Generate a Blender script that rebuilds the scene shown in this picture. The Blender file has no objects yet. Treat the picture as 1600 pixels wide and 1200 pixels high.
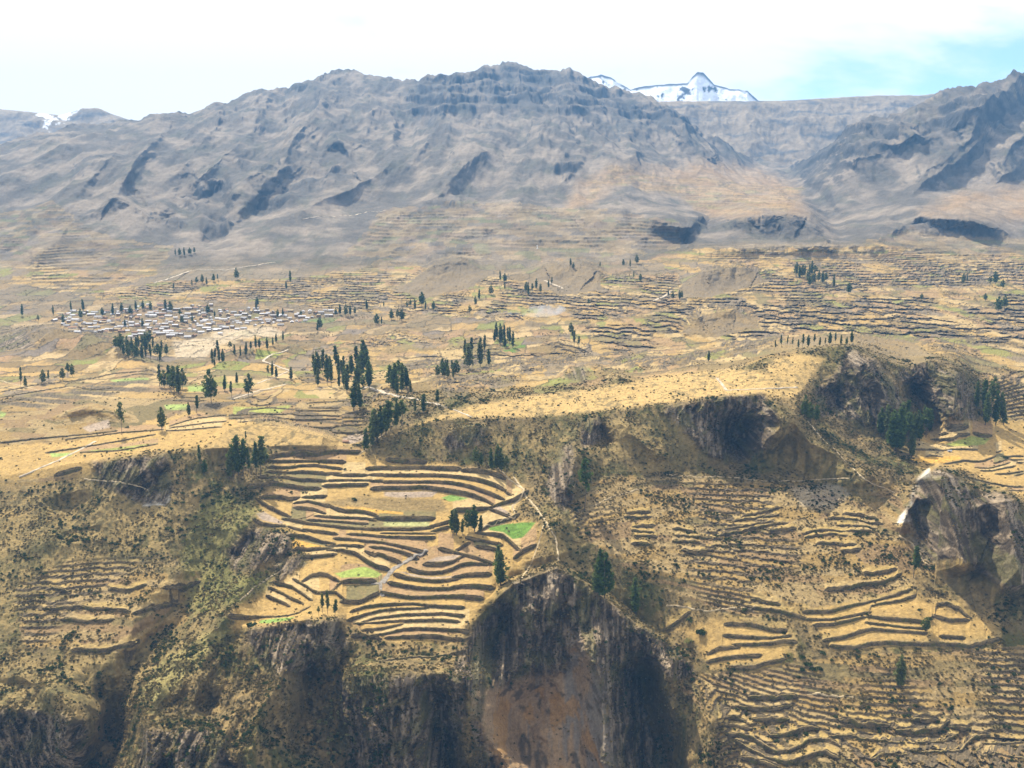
import bpy, math, random
import numpy as np

# ------------------------------------------------------------------ camera, sky, sun, exposure
S = bpy.context.scene
COL = S.collection
F = 1570.0                       # focal length in pixels of the 1600 px wide photograph
PITCH = math.radians(10.46)      # the camera looks down into the valley
CZ = 700.0                       # height of the view point above the datum (metres)
cam_d = bpy.data.cameras.new('camera')
cam = bpy.data.objects.new('camera', cam_d)
COL.objects.link(cam)
cam.location = (0, 0, CZ)
cam.rotation_euler = (math.pi / 2 - PITCH, 0, 0)
cam_d.sensor_width = 36.0
cam_d.lens = 36.0 * F / 1600.0
cam_d.clip_start = 1.0
cam_d.clip_end = 60000.0
S.camera = cam

SUN = np.array([-0.30, 0.62, 0.73]); SUN = SUN / np.linalg.norm(SUN)
sun_d = bpy.data.lights.new('sun', 'SUN')
sun_d.energy = 5.0
sun_d.color = (1.0, 0.92, 0.77)
sun_d.angle = math.radians(0.5)
sun = bpy.data.objects.new('sun', sun_d)
COL.objects.link(sun)
sun.rotation_euler = (math.acos(SUN[2]), 0, math.atan2(SUN[1], SUN[0]) + math.pi / 2)

W = bpy.data.worlds.new('World')
S.world = W
W.use_nodes = True
nt = W.node_tree
nt.nodes.clear()
def N(t, kind, **kw):
    n = t.nodes.new(kind)
    for k, v in kw.items():
        setattr(n, k, v)
    return n
w_out = N(nt, 'ShaderNodeOutputWorld')
w_bg = N(nt, 'ShaderNodeBackground')
w_bg.inputs['Strength'].default_value = 0.10
sky = N(nt, 'ShaderNodeTexSky', sky_type='NISHITA', sun_disc=False)
sky.sun_elevation = math.asin(SUN[2])
sky.sun_rotation = math.atan2(SUN[0], SUN[1])
sky.altitude = 3500.0
sky.air_density = 1.0
sky.dust_density = 1.0
tc = N(nt, 'ShaderNodeTexCoord')
mp = N(nt, 'ShaderNodeMapping')
mp.inputs['Scale'].default_value = (1.0, 1.0, 3.2)
mp.inputs['Location'].default_value = (0.27, 0.0, 0.52)
ns = N(nt, 'ShaderNodeTexNoise')
ns.inputs['Scale'].default_value = 2.3
ns.inputs['Detail'].default_value = 7.0
ns.inputs['Roughness'].default_value = 0.55
ns.inputs['Distortion'].default_value = 0.35
cr = N(nt, 'ShaderNodeMapRange')
cr.interpolation_type = 'SMOOTHSTEP'
cr.inputs['From Min'].default_value = 0.35
cr.inputs['From Max'].default_value = 0.485
mx = N(nt, 'ShaderNodeMix', data_type='RGBA')
mx.inputs['B'].default_value = (7.3, 7.05, 6.8, 1.0)     # sunlit thin cloud
nt.links.new(tc.outputs['Generated'], mp.inputs['Vector'])
nt.links.new(mp.outputs['Vector'], ns.inputs['Vector'])
nt.links.new(ns.outputs['Fac'], cr.inputs['Value'])
nt.links.new(cr.outputs['Result'], mx.inputs['Factor'])
nt.links.new(sky.outputs['Color'], mx.inputs['A'])
nt.links.new(mx.outputs['Result'], w_bg.inputs['Color'])
nt.links.new(w_bg.outputs['Background'], w_out.inputs['Surface'])

S.view_settings.view_transform = 'Standard'
S.view_settings.look = 'None'
S.view_settings.exposure = 0.98
S.view_settings.gamma = 1.0
S.view_settings.use_curve_mapping = False
S.cycles.max_bounces = 4
S.cycles.diffuse_bounces = 2
S.cycles.glossy_bounces = 1
S.cycles.transmission_bounces = 2
S.cycles.transparent_max_bounces = 6
S.cycles.volume_bounces = 0

# ------------------------------------------------------------------ small helpers
SP, CP = math.sin(PITCH), math.cos(PITCH)
def ray(px, py):
    """direction of a photograph pixel, scaled to one metre of forward distance: (x, z)"""
    V = (600.0 - py) / F
    d = CP + V * SP
    return (px - 800.0) / F / d, (-SP + V * CP) / d
def pix(x, y, z):
    """pixel of a world point (z relative to the camera)"""
    f = y * CP - z * SP
    u = y * SP + z * CP
    return 800.0 + F * x / f, 600.0 - F * u / f

_rng = np.random.RandomState(7)
_PERM = _rng.permutation(4096).astype(np.int64)
_ANG = _rng.rand(4096) * 2 * np.pi
_GX, _GY = np.cos(_ANG).astype(np.float32), np.sin(_ANG).astype(np.float32)
def pn(x, y, seed=0):
    xi = np.floor(x); yi = np.floor(y)
    fx = (x - xi).astype(np.float32); fy = (y - yi).astype(np.float32)
    xi = xi.astype(np.int64); yi = yi.astype(np.int64)
    u = fx * fx * fx * (fx * (fx * 6 - 15) + 10); v = fy * fy * fy * (fy * (fy * 6 - 15) + 10)
    def g(ix, iy, dx, dy):
        h = _PERM[(_PERM[(ix + seed * 57) & 4095] + iy) & 4095]
        return _GX[h] * dx + _GY[h] * dy
    a = g(xi, yi, fx, fy); b = g(xi + 1, yi, fx - 1, fy)
    c = g(xi, yi + 1, fx, fy - 1); d = g(xi + 1, yi + 1, fx - 1, fy - 1)
    return (a + (b - a) * u + (c - a + (a - b - c + d) * u) * v) * 1.5
def fbm(x, y, octs=4, gain=0.5, seed=0, ridged=False):
    s = 0.0; a = 1.0; t = 0.0
    for i in range(octs):
        n = pn(x * 2.0 ** i + 13.7 * i, y * 2.0 ** i - 7.1 * i, seed + i)
        if ridged:
            n = 1.0 - 2.0 * np.abs(n)
        s = s + a * n; t += a; a *= gain
    return s / t
def sstep(a, b, x):
    t = np.clip((x - a) / (b - a), 0, 1)
    return t * t * (3 - 2 * t)
def gauss1(a, sig):
    r = int(sig * 3) + 1
    k = np.exp(-0.5 * (np.arange(-r, r + 1) / sig) ** 2); k /= k.sum()
    return np.convolve(np.pad(a, r, mode='edge'), k, mode='valid')

# ------------------------------------------------------------------ the lie of the land
# Break lines of the relief: (pixel x, pixel y, forward distance in metres) read off the photograph.
C_TOP = [(-170,232,5000),(0,228,5000),(60,212,5200),(110,200,5400),(150,193,5500),(190,186,5600),(235,175,5700),(265,178,5750),
         (300,174,5900),(350,160,6100),(410,147,6300),(440,150,6400),(462,139,6500),(490,127,6600),(520,114,6700),(560,120,6700),
         (600,130,6600),(640,138,6500),(662,128,6500),(690,115,6500),(720,118,6600),(750,110,6700),(780,104,6800),(820,107,6800),(850,119,6700),
         (880,116,6700),(905,121,6700),(920,128,6600),(960,138,6600),(1000,152,6500),(1050,172,6300),(1085,200,6100),(1120,222,6100),(1150,240,6200),
         (1180,254,6500),(1235,262,6500),(1262,250,5600),(1290,230,5300),(1320,213,5200),(1360,192,5200),(1390,188,5150),(1420,178,5100),(1450,164,5050),
         (1480,150,5000),(1500,146,5000),(1530,133,4950),(1560,121,4900),(1600,113,4850),(1770,80,4700)]
CURVES = [
 # bottom of the picture
 [(-170,1290,690),(100,1290,680),(200,1290,632),(320,1290,622),(480,1290,620),(570,1290,655),(720,1290,680),(800,1290,716),(870,1290,724),(940,1290,722),(1000,1290,712),(1060,1290,680),(1200,1290,630),(1400,1290,590),(1770,1290,570)],
 # edge of the canyon
 [(-170,1070,735),(0,1060,740),(100,1050,745),(200,1030,760),(300,1000,775),(350,980,785),(400,978,790),(480,968,795),(530,985,785),(560,1020,772),(620,1036,768),(700,1032,772),(750,960,815),(800,915,850),(870,888,872),(920,920,860),(990,970,835),(1050,1010,812),(1100,1060,770),(1150,1100,735),(1250,1140,700),(1400,1150,685),(1600,1160,675),(1770,1160,672)],
 # middle of the near slope
 [(-170,900,850),(0,890,862),(150,880,875),(300,880,875),(400,880,885),(500,870,892),(600,860,905),(700,850,915),(800,830,925),(870,830,912),(950,860,890),(1050,900,855),(1200,935,812),(1400,955,795),(1500,950,800),(1600,960,790),(1770,960,790)],
 # foot of the rim
 [(-170,800,950),(0,790,955),(150,775,965),(250,770,968),(330,755,985),(450,725,1050),(560,722,1058),(700,728,1042),(800,742,1024),(860,740,1016),(950,745,1006),(1050,738,1035),(1140,724,1055),(1250,735,1035),(1400,745,1015),(1480,750,1010),(1600,775,985),(1770,785,980)],
 # the rim itself
 [(-170,765,975),(0,745,990),(100,728,1000),(200,712,1008),(260,707,1010),(330,700,1030),(450,698,1085),(560,700,1092),(620,670,1094),(700,656,1097),(830,654,1098),(930,646,1102),(1040,632,1095),(1130,620,1090),(1200,613,1100),(1250,625,1110),(1300,665,1115),(1350,682,1122),(1450,690,1120),(1600,700,1110),(1770,705,1110)],
 # plateau behind the rim, hills on its right
 [(-170,640,1200),(0,640,1200),(200,640,1215),(400,630,1265),(560,640,1215),(620,640,1160),(700,633,1150),(830,622,1190),(930,612,1212),(1040,598,1220),(1130,585,1235),(1200,560,1245),(1250,550,1240),(1330,541,1230),(1380,566,1215),(1420,575,1215),(1450,563,1225),(1490,568,1235),(1520,590,1255),(1600,600,1290),(1770,600,1290)],
 # valley floor
 [(-170,560,1720),(600,560,1730),(800,560,1690),(1000,550,1700),(1150,530,1740),(1250,524,1760),(1330,522,1770),(1450,530,1720),(1600,530,1700),(1770,530,1700)],
 # the village level, rising to the right
 [(-170,505,2220),(0,505,2220),(500,498,2240),(700,490,2200),(900,480,2160),(1100,470,2150),(1300,470,2150),(1770,470,2150)],
 # foot of the mountains
 [(-170,468,2500),(0,465,2520),(200,455,2600),(270,430,2750),(400,450,2560),(600,425,2760),(800,410,2850),(940,400,2900),(1000,405,2850),(1100,392,2860),(1300,388,2880),(1500,400,2780),(1770,400,2780)],
 [(-170,380,3200),(0,380,3200),(200,330,3600),(330,370,3450),(450,330,3800),(600,320,4000),(800,300,4150),(1000,295,4250),(1100,302,4400),(1200,308,4500),(1240,315,4250),(1290,345,3750),(1400,310,3900),(1500,290,4000),(1770,285,4000)],
 [(-170,275,4200),(0,270,4250),(200,225,4800),(400,205,5350),(520,175,5800),(640,190,5700),(700,190,5700),(850,190,5750),(1000,225,5450),(1060,238,5500),(1110,258,5400),(1170,278,5400),(1200,284,5400),(1235,286,5200),(1262,282,5000),(1290,262,4900),(1350,222,4800),(1500,185,4650),(1770,160,4500)],
]
PXS = np.arange(-165.0, 1765.1, 1.75)
NX = len(PXS)
def curve(c, i, sm):
    c = np.array(c, float)
    return gauss1(np.interp(PXS, c[:, 0], c[:, i]), sm)
top_py = curve(C_TOP, 1, 1.2)
top_py = top_py + 2.2 * fbm(PXS / 22.0, PXS * 0 + 0.5, 4, 0.6, 3) 
TOPY = curve(C_TOP, 2, 5)
N1, N2 = 190, 770
tt = np.linspace(0, 1, N1, endpoint=False)
PYG = np.empty((N1 + N2, NX))
for i, t in enumerate(tt):
    PYG[i] = top_py + (405.0 - top_py) * t
PYG[N1:] = np.linspace(405.0, 1287.0, N2)[:, None]
NY = N1 + N2
PXG = np.broadcast_to(PXS, (NY, NX)).copy()

cs = [(curve(c, 1, 5), curve(c, 2, 5)) for c in CURVES]
cs.append((top_py, TOPY))
CPY = np.stack([c[0] for c in cs][::-1])       # top to bottom: rising py
CIY = 1.0 / np.stack([c[1] for c in cs][::-1])
CPY = np.maximum.accumulate(CPY + np.arange(len(cs))[:, None] * 1e-3, axis=0)
IY = np.empty((NY, NX))
for j in range(NX):
    IY[:, j] = np.interp(PYG[:, j], CPY[:, j], CIY[:, j])

def polydist(pts, px, py):
    """distance (pixels) to a polyline, signed by side, and position along it 0..1"""
    pts = np.array(pts, float)
    best = np.full(px.shape, 1e9); side = np.zeros(px.shape); par = np.zeros(px.shape)
    seg = np.hypot(*(pts[1:] - pts[:-1]).T); cum = np.concatenate([[0], np.cumsum(seg)]); L = cum[-1]
    for k in range(len(pts) - 1):
        ax, ay = pts[k]; bx, by = pts[k + 1]
        dx, dy = bx - ax, by - ay; l2 = dx * dx + dy * dy + 1e-9
        t = np.clip(((px - ax) * dx + (py - ay) * dy) / l2, 0, 1)
        ex, ey = px - ax - t * dx, py - ay - t * dy
        d = np.hypot(ex, ey)
        m = d < best
        best = np.where(m, d, best); side = np.where(m, np.sign(dx * ey - dy * ex), side); par = np.where(m, (cum[k] + t * seg[k]) / L, par)
    return best, side, par
def box(pts, pad):
    p = np.array(pts, float)
    j0 = max(0, int((p[:, 0].min() - pad - PXS[0]) / 1.75)); j1 = min(NX, int((p[:, 0].max() + pad - PXS[0]) / 1.75) + 2)
    rows = np.where((PYG.max(axis=1) > p[:, 1].min() - pad) & (PYG.min(axis=1) < p[:, 1].max() + pad))[0]
    if len(rows) == 0 or j1 <= j0:
        return None
    return slice(rows[0], rows[-1] + 1), slice(j0, j1)
def spur(pts, amp, wl, wr=None, p=1.0, ends=0.25, rough=.30):
    """a ridge (amp > 0, towards the viewer) or gully (amp < 0): relative change of distance, tent-shaped across the line;
    wl / wr = half width on its left-hand (walking along the line: screen left of the direction) and right-hand side"""
    wr = wl if wr is None else wr
    b = box(pts, max(wl, wr))
    if b is None:
        return
    wob = rough * min(wl, wr, 50)
    px, py = PXG[b], PYG[b]; sc = 1.1 * max(wl, wr, 14)
    px = px + wob * fbm(px / sc + pts[0][0], py / sc, 4, .6, 64); py = py + wob * fbm(px / sc, py / sc + pts[0][1], 4, .6, 68)
    d, s, t = polydist(pts, px, py)
    w = np.where(s > 0, wr, wl) * (1 + .35 * fbm(t * 4.0 + pts[0][0], t * 0 + pts[0][1], 3, .6, 66))
    k = np.clip(1 - d / w, 0, 1) ** p
    k = k * (.45 + .55 * k) if amp > 0 else k * k * (3 - 2 * k)
    e = np.minimum(1, np.minimum(t / ends + 0.15, (1 - t) / ends + 0.15))
    IY[b] *= 1.0 + amp * k * e
def inpoly(poly, px, py):
    p = np.array(poly, float); c = np.zeros(px.shape, bool); n = len(p)
    for i in range(n):
        x0, y0 = p[i]; x1, y1 = p[(i + 1) % n]
        if y0 == y1:
            continue
        c ^= ((y0 > py) != (y1 > py)) & (px < (x1 - x0) * (py - y0) / (y1 - y0) + x0)
    return c
def mask(polys, soft=3.0, wob=2.5, seed=0):
    """soft mask over the relief grid of a list of outlines; wob roughens the edge"""
    m = np.zeros((NY, NX), np.float32)
    for poly in polys:
        b = box(poly, soft * 2 + wob * 3)
        if b is None:
            continue
        px = PXG[b]; py = PYG[b]
        if wob:
            px = px + wob * fbm(px / 17.0, py / 11.0, 3, 0.6, seed + 11); py = py + 0.7 * wob * fbm(px / 17.0, py / 11.0, 3, 0.6, seed + 29)
        ins = inpoly(poly, px, py)
        d, _, _ = polydist(list(poly) + [poly[0]], px, py)
        sd = np.where(ins, d, -d)
        m[b] = np.maximum(m[b], sstep(-soft, soft, sd))
    return m
# ------------------------------------------------------------------ spurs, gullies, scarps
# mountains
for pts, a, wl, wr in [
  ([(110,196),(60,250),(-20,300)], .020, 40, 50), ([(190,186),(150,235),(110,290),(60,340),(20,400)], .022, 38, 40),
  ([(300,172),(255,210),(215,255),(175,313),(240,345),(292,380)], .022, 40, 26),
  ([(175,313),(120,350),(70,400),(40,440)], .022, 45, 40),
  ([(350,160),(340,200),(310,240),(270,285)], .016, 30, 30), ([(410,147),(400,190),(370,232),(310,275),(290,300)], .022, 36, 30),
  ([(410,262),(440,240),(470,205),(462,175)], .018, 30, 30), ([(360,330),(380,290),(420,262)], .022, 34, 34),
  ([(490,127),(500,170),(520,215),(545,255),(500,280)], .018, 40, 30),
  ([(640,140),(615,200),(615,260),(520,312),(425,357),(310,418)], .020, 24, 80),
  ([(700,120),(690,190),(660,240),(620,290)], .018, 40, 40), ([(780,190),(760,240),(700,290),(650,330),(560,390)], .018, 45, 60),
  ([(850,190),(880,240),(890,265),(870,300)], .018, 45, 40), ([(960,200),(990,235),(1010,260)], .016, 40, 40),
  ([(1040,195),(1080,225),(1130,262)], .018, 30, 30),
  ([(1600,113),(1540,165),(1470,200),(1400,232),(1320,262),(1262,285)], .030, 40, 80), ([(1360,192),(1330,225),(1290,250)], .018, 26, 20),
  ([(1450,164),(1420,195),(1380,215)], .022, 30, 24), ([(1560,200),(1500,250),(1440,285),(1400,330),(1350,385)], .016, 50, 40),
  ([(1600,260),(1540,300),(1480,335)], .012, 40, 40),
  ([(640,150),(690,116),(760,130)], .012, 25, 30), ([(520,114),(505,160),(480,200),(455,240),(430,290)], .016, 38, 28), ([(560,120),(582,170),(572,215),(545,255)], .014, 30, 30),
  ([(720,150),(735,190),(722,235),(690,285),(640,330)], .014, 40, 40), ([(820,150),(832,190),(850,240),(828,290),(780,330)], .014, 40, 40), ([(885,150),(900,195),(932,240),(962,285)], .014, 34, 34),
  ([(235,176),(225,205),(180,240),(140,285),(100,330)], .014, 32, 32), ([(50,246),(110,229),(160,240),(205,275),(228,318)], .016, 24, 60), ([(1540,165),(1510,220),(1455,265),(1420,300)], .014, 36, 36), ([(1660,180),(1590,235),(1545,285)], .014, 40, 40),
 ]:
    spur(pts, a * 2.1, wl * 1.25, wr * 1.25)
for pts, a, wl, wr in [
  ([(130,230),(90,290),(50,350),(20,410)], -.009, 30, 26), ([(20,360),(40,410),(75,455)], -.006, 22, 22), ([(245,255),(205,300),(235,340),(300,388)], -.030, 26, 24),
  ([(300,255),(292,300),(296,335),(250,350)], -.022, 22, 26), ([(345,270),(345,300),(340,345),(330,385)], -.022, 20, 24),
  ([(600,225),(520,265),(450,300),(405,340),(335,395)], -.032, 34, 26), ([(440,290),(420,318),(400,345)], -.02, 20, 20),
  ([(690,352),(640,392),(600,420)], -.012, 10, 12), ([(660,200),(600,255)], -.014, 24, 24), ([(830,210),(800,260),(740,310),(690,350)], -.012, 40, 40),
  ([(900,215),(940,250)], -.012, 30, 30), ([(1055,180),(1110,215),(1160,255),(1215,268)], -.022, 26, 22),
  ([(1225,266),(1255,300),(1290,335),(1330,385)], -.034, 26, 30), ([(1112,335),(1085,362),(1065,395)], -.022, 16, 20),
  ([(1060,300),(1090,320),(1112,338)], -.006, 6, 8), ([(1320,222),(1290,246),(1262,270)], -.012, 16, 16),
  ([(1460,330),(1420,360),(1380,390)], -.012, 16, 14), ([(140,385),(170,420),(190,450)], -.010, 18, 18),
 ]:
    spur(pts, a * 1.15, wl * 1.15, wr * 1.15)

# scarps: ground above the line is pushed back so that the face below it steepens
def scarp(pts, amp, dn, up=4, ends=0.12):
    soft = amp >= .02 and max(p[1] for p in pts) < 700
    b = box(pts, max(dn, up))
    px, py = PXG[b], PYG[b]
    if soft:
        ends = .40; px = px + 4 * fbm(px / 30, py / 14, 3, .6, 61); py = py + 2.5 * fbm(px / 26, py / 16, 3, .6, 62)
    d, s, t = polydist(pts, px, py)
    below = s > 0
    k = np.where(below, np.clip(1 - d / dn, 0, 1), np.clip(1 - d / up, 0, 1) ** 1.0)
    if soft: k = k * (.5 + .5 * sstep(0, 1, k))
    e = np.minimum(1, np.minimum(t / ends + 0.05, (1 - t) / ends + 0.05))
    if soft: e = sstep(0, 1, e) * (1 + .18 * fbm(px / 22, py / 60, 3, .6, 63))
    IY[b] *= 1.0 + amp * k * e
for pts, a, dn, up in [
  ([(895,292),(905,318),(945,333),(985,336)], .012, 12, 10), ([(985,345),(1040,352),(1072,362),(1112,338)], .075, 24, 30),
  ([(1110,352),(1165,343),(1228,335),(1262,340),(1305,388)], .120, 44, 40), ([(1236,295),(1262,330),(1318,388)], .018, 26, 12),
  ([(1400,352),(1440,335),(1500,343),(1592,366)], .070, 28, 40), ([(470,330),(540,325),(610,330)], .004, 8, 10),
  ([(1000,405),(1060,392),(1180,388),(1330,384),(1480,392),(1510,402)], .050, 24, 10),
  ([(1060,452),(1100,425),(1150,418),(1185,425),(1200,440)], .05, 34, 12), ([(1060,520),(1095,490),(1150,485),(1180,495)], .045, 36, 12),
  ([(820,440),(850,415),(900,410),(935,425),(945,450)], .05, 40, 14), ([(640,440),(680,415),(720,410),(760,425)], .04, 34, 12),
  ([(860,610),(890,575),(930,575),(985,595),(1010,610)], .050, 30, 8), ([(0,525),(60,515),(140,525),(200,545),(260,570)], .085, 56, 10),
  ([(60,660),(140,635),(200,650),(240,668)], .03, 24, 8), ([(320,700),(360,668),(410,660),(460,672),(530,690)], .028, 36, 10),
  ([(300,585),(360,555),(430,540),(500,545)], .055, 42, 10), ([(380,628),(440,606),(480,612)], .018, 22, 8),
  ([(1270,680),(1310,660),(1345,690),(1380,700)], .0, 10, 8),
 ]:
    scarp(pts, a * 1.35, dn, up)
for pts, a, dn, up in [
  ([(-170,1105),(60,1110),(135,1128),(150,1190)], .055, 130, 40), ([(220,1138),(335,1138),(375,1200)], .030, 120, 36), ([(378,988),(480,968),(540,972)], .036, 90, 14),
  ([(526,1060),(620,1052),(728,1052)], .060, 110, 30), ([(760,950),(800,914),(870,889),(920,917),(990,972),(1050,1012)], .055, 120, 12), ([(1035,640),(1130,620),(1200,615)], .020, 95, 10), ([(690,672),(750,664),(765,676)], .012, 30, 8), ([(905,656),(938,652)], .012, 40, 8), ([(150,722),(255,710),(268,730)], .014, 50, 8)]:
    scarp(pts, a, dn, up)
# near ground: hill flanks, the pinnacle, the rock ridge on the right, ravines
spur([(1432,752),(1466,729),(1492,737),(1512,757),(1540,770),(1572,765),(1600,795),(1660,850)], 0.1232, 5, 165, p=1.0, ends=0.10, rough=.1)
spur([(1468,731),(1478,790),(1500,860),(1510,900)], 0.0725, 70, 44, ends=.12, rough=.08); spur([(1568,767),(1580,840),(1600,930)], 0.0653, 55, 60, ends=.12, rough=.08); spur([(1440,760),(1420,800),(1408,840)], 0.0290, 30, 40)
spur([(905,688),(896,715),(888,750),(884,792)], .045, 46, 30, p=0.9, ends=.3); spur([(884,795),(858,840),(872,888)], 0.0319, 60, 60)
spur([(1205,615),(1260,680),(1330,735),(1400,765)], 0.0508, 60, 50); spur([(1190,620),(1222,660),(1180,715)], 0.0435, 30, 30)
spur([(1130,640),(1150,690),(1140,722)], -0.0508, 50, 40, ends=.4)
spur([(960,655),(1000,690),(1050,725)], 0.0203, 26, 26); spur([(935,665),(950,700)], -0.0232, 20, 20)
spur([(1330,545),(1375,600),(1400,660)], 0.0406, 44, 30); spur([(1290,600),(1310,650)], -0.0290, 30, 30); spur([(1480,570),(1500,620),(1490,660)], 0.0435, 40, 34)
spur([(1420,590),(1440,640),(1470,690)], -0.0435, 30, 30)
spur([(330,760),(310,830),(330,900),(260,1000),(190,1100),(140,1200)], -0.0435, 60, 60)
spur([(450,830),(410,860),(360,960),(300,1010),(240,1080)], 0.0319, 40, 60); spur([(395,830),(370,880)], -0.0261, 30, 24)
spur([(250,710),(190,760),(120,830),(40,860)], 0.0174, 60, 50); spur([(110,770),(120,850)], -0.0232, 50, 50)
spur([(560,1035),(540,1080),(530,1130)], 0.0174, 40, 40); spur([(380,985),(400,1080),(330,1180),(300,1280)], 0.0261, 60, 60)
spur([(540,1000),(515,1080),(530,1180),(545,1285)], -0.0435, 50, 60)
spur([(722,1040),(738,1105),(790,1195),(830,1285)], 0.0798, 46, 56, ends=.12); spur([(905,985),(935,1060),(945,1150),(965,1285)], 0.0725, 80, 40, ends=.12)
spur([(905,1000),(860,960),(872,900)], 0.0232, 40, 40); spur([(985,990),(1000,1060),(1030,1180),(1050,1285)], -0.0725, 60, 70)
spur([(790,1040),(760,1000),(790,940)], -0.0174, 40, 40); spur([(870,1070),(820,1110),(800,1200)], -0.0290, 60, 60); spur([(460,985),(440,1060),(400,1130),(380,1285)], 0.0508, 60, 40, ends=.15); spur([(250,1040),(230,1110),(240,1200),(260,1285)], 0.0580, 50, 50, ends=.15); spur([(330,1000),(300,1090),(280,1180),(290,1285)], 0.0435, 40, 40); spur([(60,1060),(110,1110),(100,1200)], 0.0580, 50, 40); spur([(620,1040),(600,1110),(640,1200)], 0.0435, 46, 46); spur([(480,1010),(480,1100),(470,1200)], -0.0435, 36, 36); spur([(690,1060),(690,1140),(710,1250)], -0.0508, 40, 36); spur([(830,900),(790,960),(770,1040)], -0.0290, 40, 40); spur([(1010,1000),(1045,1055),(1060,1080)], 0.0435, 26, 26)
spur([(1060,1010),(1035,1070),(1060,1130)], 0.0435, 30, 40)
spur([(1100,1060),(1110,1150),(1080,1285)], 0.0290, 50, 60)
spur([(600,1036),(650,1100),(640,1180)], 0.0261, 50, 50); spur([(0,1050),(90,1080),(140,1130)], 0.0203, 40, 40); spur([(190,1110),(160,1200),(150,1285)], -0.0580, 50, 50)

# ------------------------------------------------------------------ what covers the ground (outlines in photograph pixels)
ROCK = [
 [(1035,642),(1080,629),(1130,621),(1190,615),(1205,635),(1218,655),(1205,690),(1175,716),(1140,722),(1105,712),(1085,690),(1060,662)],
 [(1325,546),(1362,560),(1402,602),(1425,650),(1400,690),(1372,672),(1335,655),(1282,650),(1272,612),(1300,588)],
 [(1395,582),(1450,566),(1500,585),(1522,622),(1522,656),(1480,656),(1435,625)],
 [(1414,800),(1432,752),(1466,729),(1492,737),(1512,758),(1535,772),(1572,767),(1610,810),(1640,950),(1540,905),(1500,872),(1450,880),(1432,840)],
 [(846,765),(872,705),(895,690),(900,745),(893,795),(878,800)], [(690,682),(750,668),(762,692),(700,706)], [(905,662),(936,655),(940,690),(910,706)],
 [(870,890),(920,917),(1000,982),(1058,1014),(1088,1050),(1058,1068),(1020,1040),(985,1020),(1010,1130),(1050,1210),(1060,1290),(780,1290),(740,1150),(735,1090),(705,1050),(745,975),(800,912)],
 [(528,1062),(720,1052),(732,1110),(712,1180),(740,1290),(560,1290),(530,1120)],
 [(380,988),(470,972),(532,968),(545,1010),(505,1056),(420,1050)],
 [(-170,1105),(60,1112),(135,1130),(150,1200),(110,1300),(-170,1300)], [(225,1140),(335,1140),(375,1210),(380,1300),(200,1300)],
 [(145,722),(255,711),(272,752),(262,790),(222,788),(150,752)], [(355,862),(398,825),(450,836),(455,860),(400,886),(372,892)], [(430,886),(468,862),(484,878),(440,905)],
 [(0,520),(40,515),(58,545),(0,550),(-60,545)],[(882,590),(900,572),(918,578),(915,600)],
]
M_ROCK = mask(ROCK, 7, 9, 1)
SCAR = [[(752,1080),(800,1066),(860,1052),(888,1040),(898,1005),(912,1000),(922,1030),(938,1070),(944,1130),(955,1200),(985,1300),(830,1300),(800,1220),(765,1165),(745,1120)]]
M_SCAR = mask(SCAR, 16, 22, 2)
FIELD_BARE = [
 # terraced ground of the near slope, the fields on the left, the valley floor
 [(395,790),(450,745),(420,715),(560,700),(580,715),(760,735),(800,745),(822,772),(800,800),(850,830),(838,868),(790,915),(752,955),(722,985),(690,1000),(610,1002),(560,985),(535,960),(480,970),(360,985),(370,950),(460,900),(480,870),(455,830),(400,815)],
 [(1240,960),(1290,945),(1400,930),(1440,935),(1560,975),(1560,1000),(1440,1005),(1310,1015),(1290,990)],
 [(1060,980),(1120,965),(1230,985),(1240,1000),(1220,1040),(1110,1040),(1090,1010)],
 [(-170,600),(100,600),(240,565),(330,580),(480,560),(560,640),(560,690),(440,690),(300,700),(180,715),(-170,730)],
 [(-170,700),(220,690),(150,735),(60,765),(0,770),(-170,780)],
 [(1420,690),(1480,660),(1640,650),(1640,800),(1580,770),(1500,735),(1440,735),(1425,715)],
]
M_FIELD = mask(FIELD_BARE, 9, 9, 3)
PLATEAU = [[(600,685),(700,640),(820,620),(940,605),(1040,585),(1160,575),(1260,600),(1240,622),(1130,618),(1040,630),(930,644),(830,652),(700,654),(640,668)],
           [(320,700),(360,670),(420,660),(560,690),(550,700),(430,698)],[(1195,568),(1240,552),(1290,560),(1260,600),(1210,600)]]
M_PLAT = mask(PLATEAU, 4, 3, 4)

# ------------------------------------------------------------------ heights
YG = 1.0 / IY
rx, rz = ray(PXG, PYG)
XW = rx * YG; ZW = rz * YG
MT = sstep(2500.0, 3100.0, YG)               # mountains
NEAR = 1 - sstep(1250, 1500, YG)
slope_grass = np.clip(1 - M_FIELD - M_PLAT, 0, 1) * (1 - M_ROCK)

# gullies and ribs of the mountainside run down the slope (towards the viewer)
wx = XW + 160 * fbm(XW / 900, YG / 1600, 3, 0.5, 40); wy = YG + 200 * fbm(XW / 800, YG / 1200, 3, 0.5, 50)
g1 = fbm(wx / 500, wy / 2300, 5, 0.52, 60, True)
g2 = fbm(wx / 115, wy / 680, 4, 0.55, 70, True)
g3 = fbm(XW / 60, YG / 90, 3, 0.6, 80)
hi = sstep(-170, 500, ZW)
ZW = ZW + MT * (16 + 46 * hi) * (g1 - 0.25) + MT * (8 + 20 * hi) * (g2 - 0.25) + MT * (1.4 + 4 * hi) * g3
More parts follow.
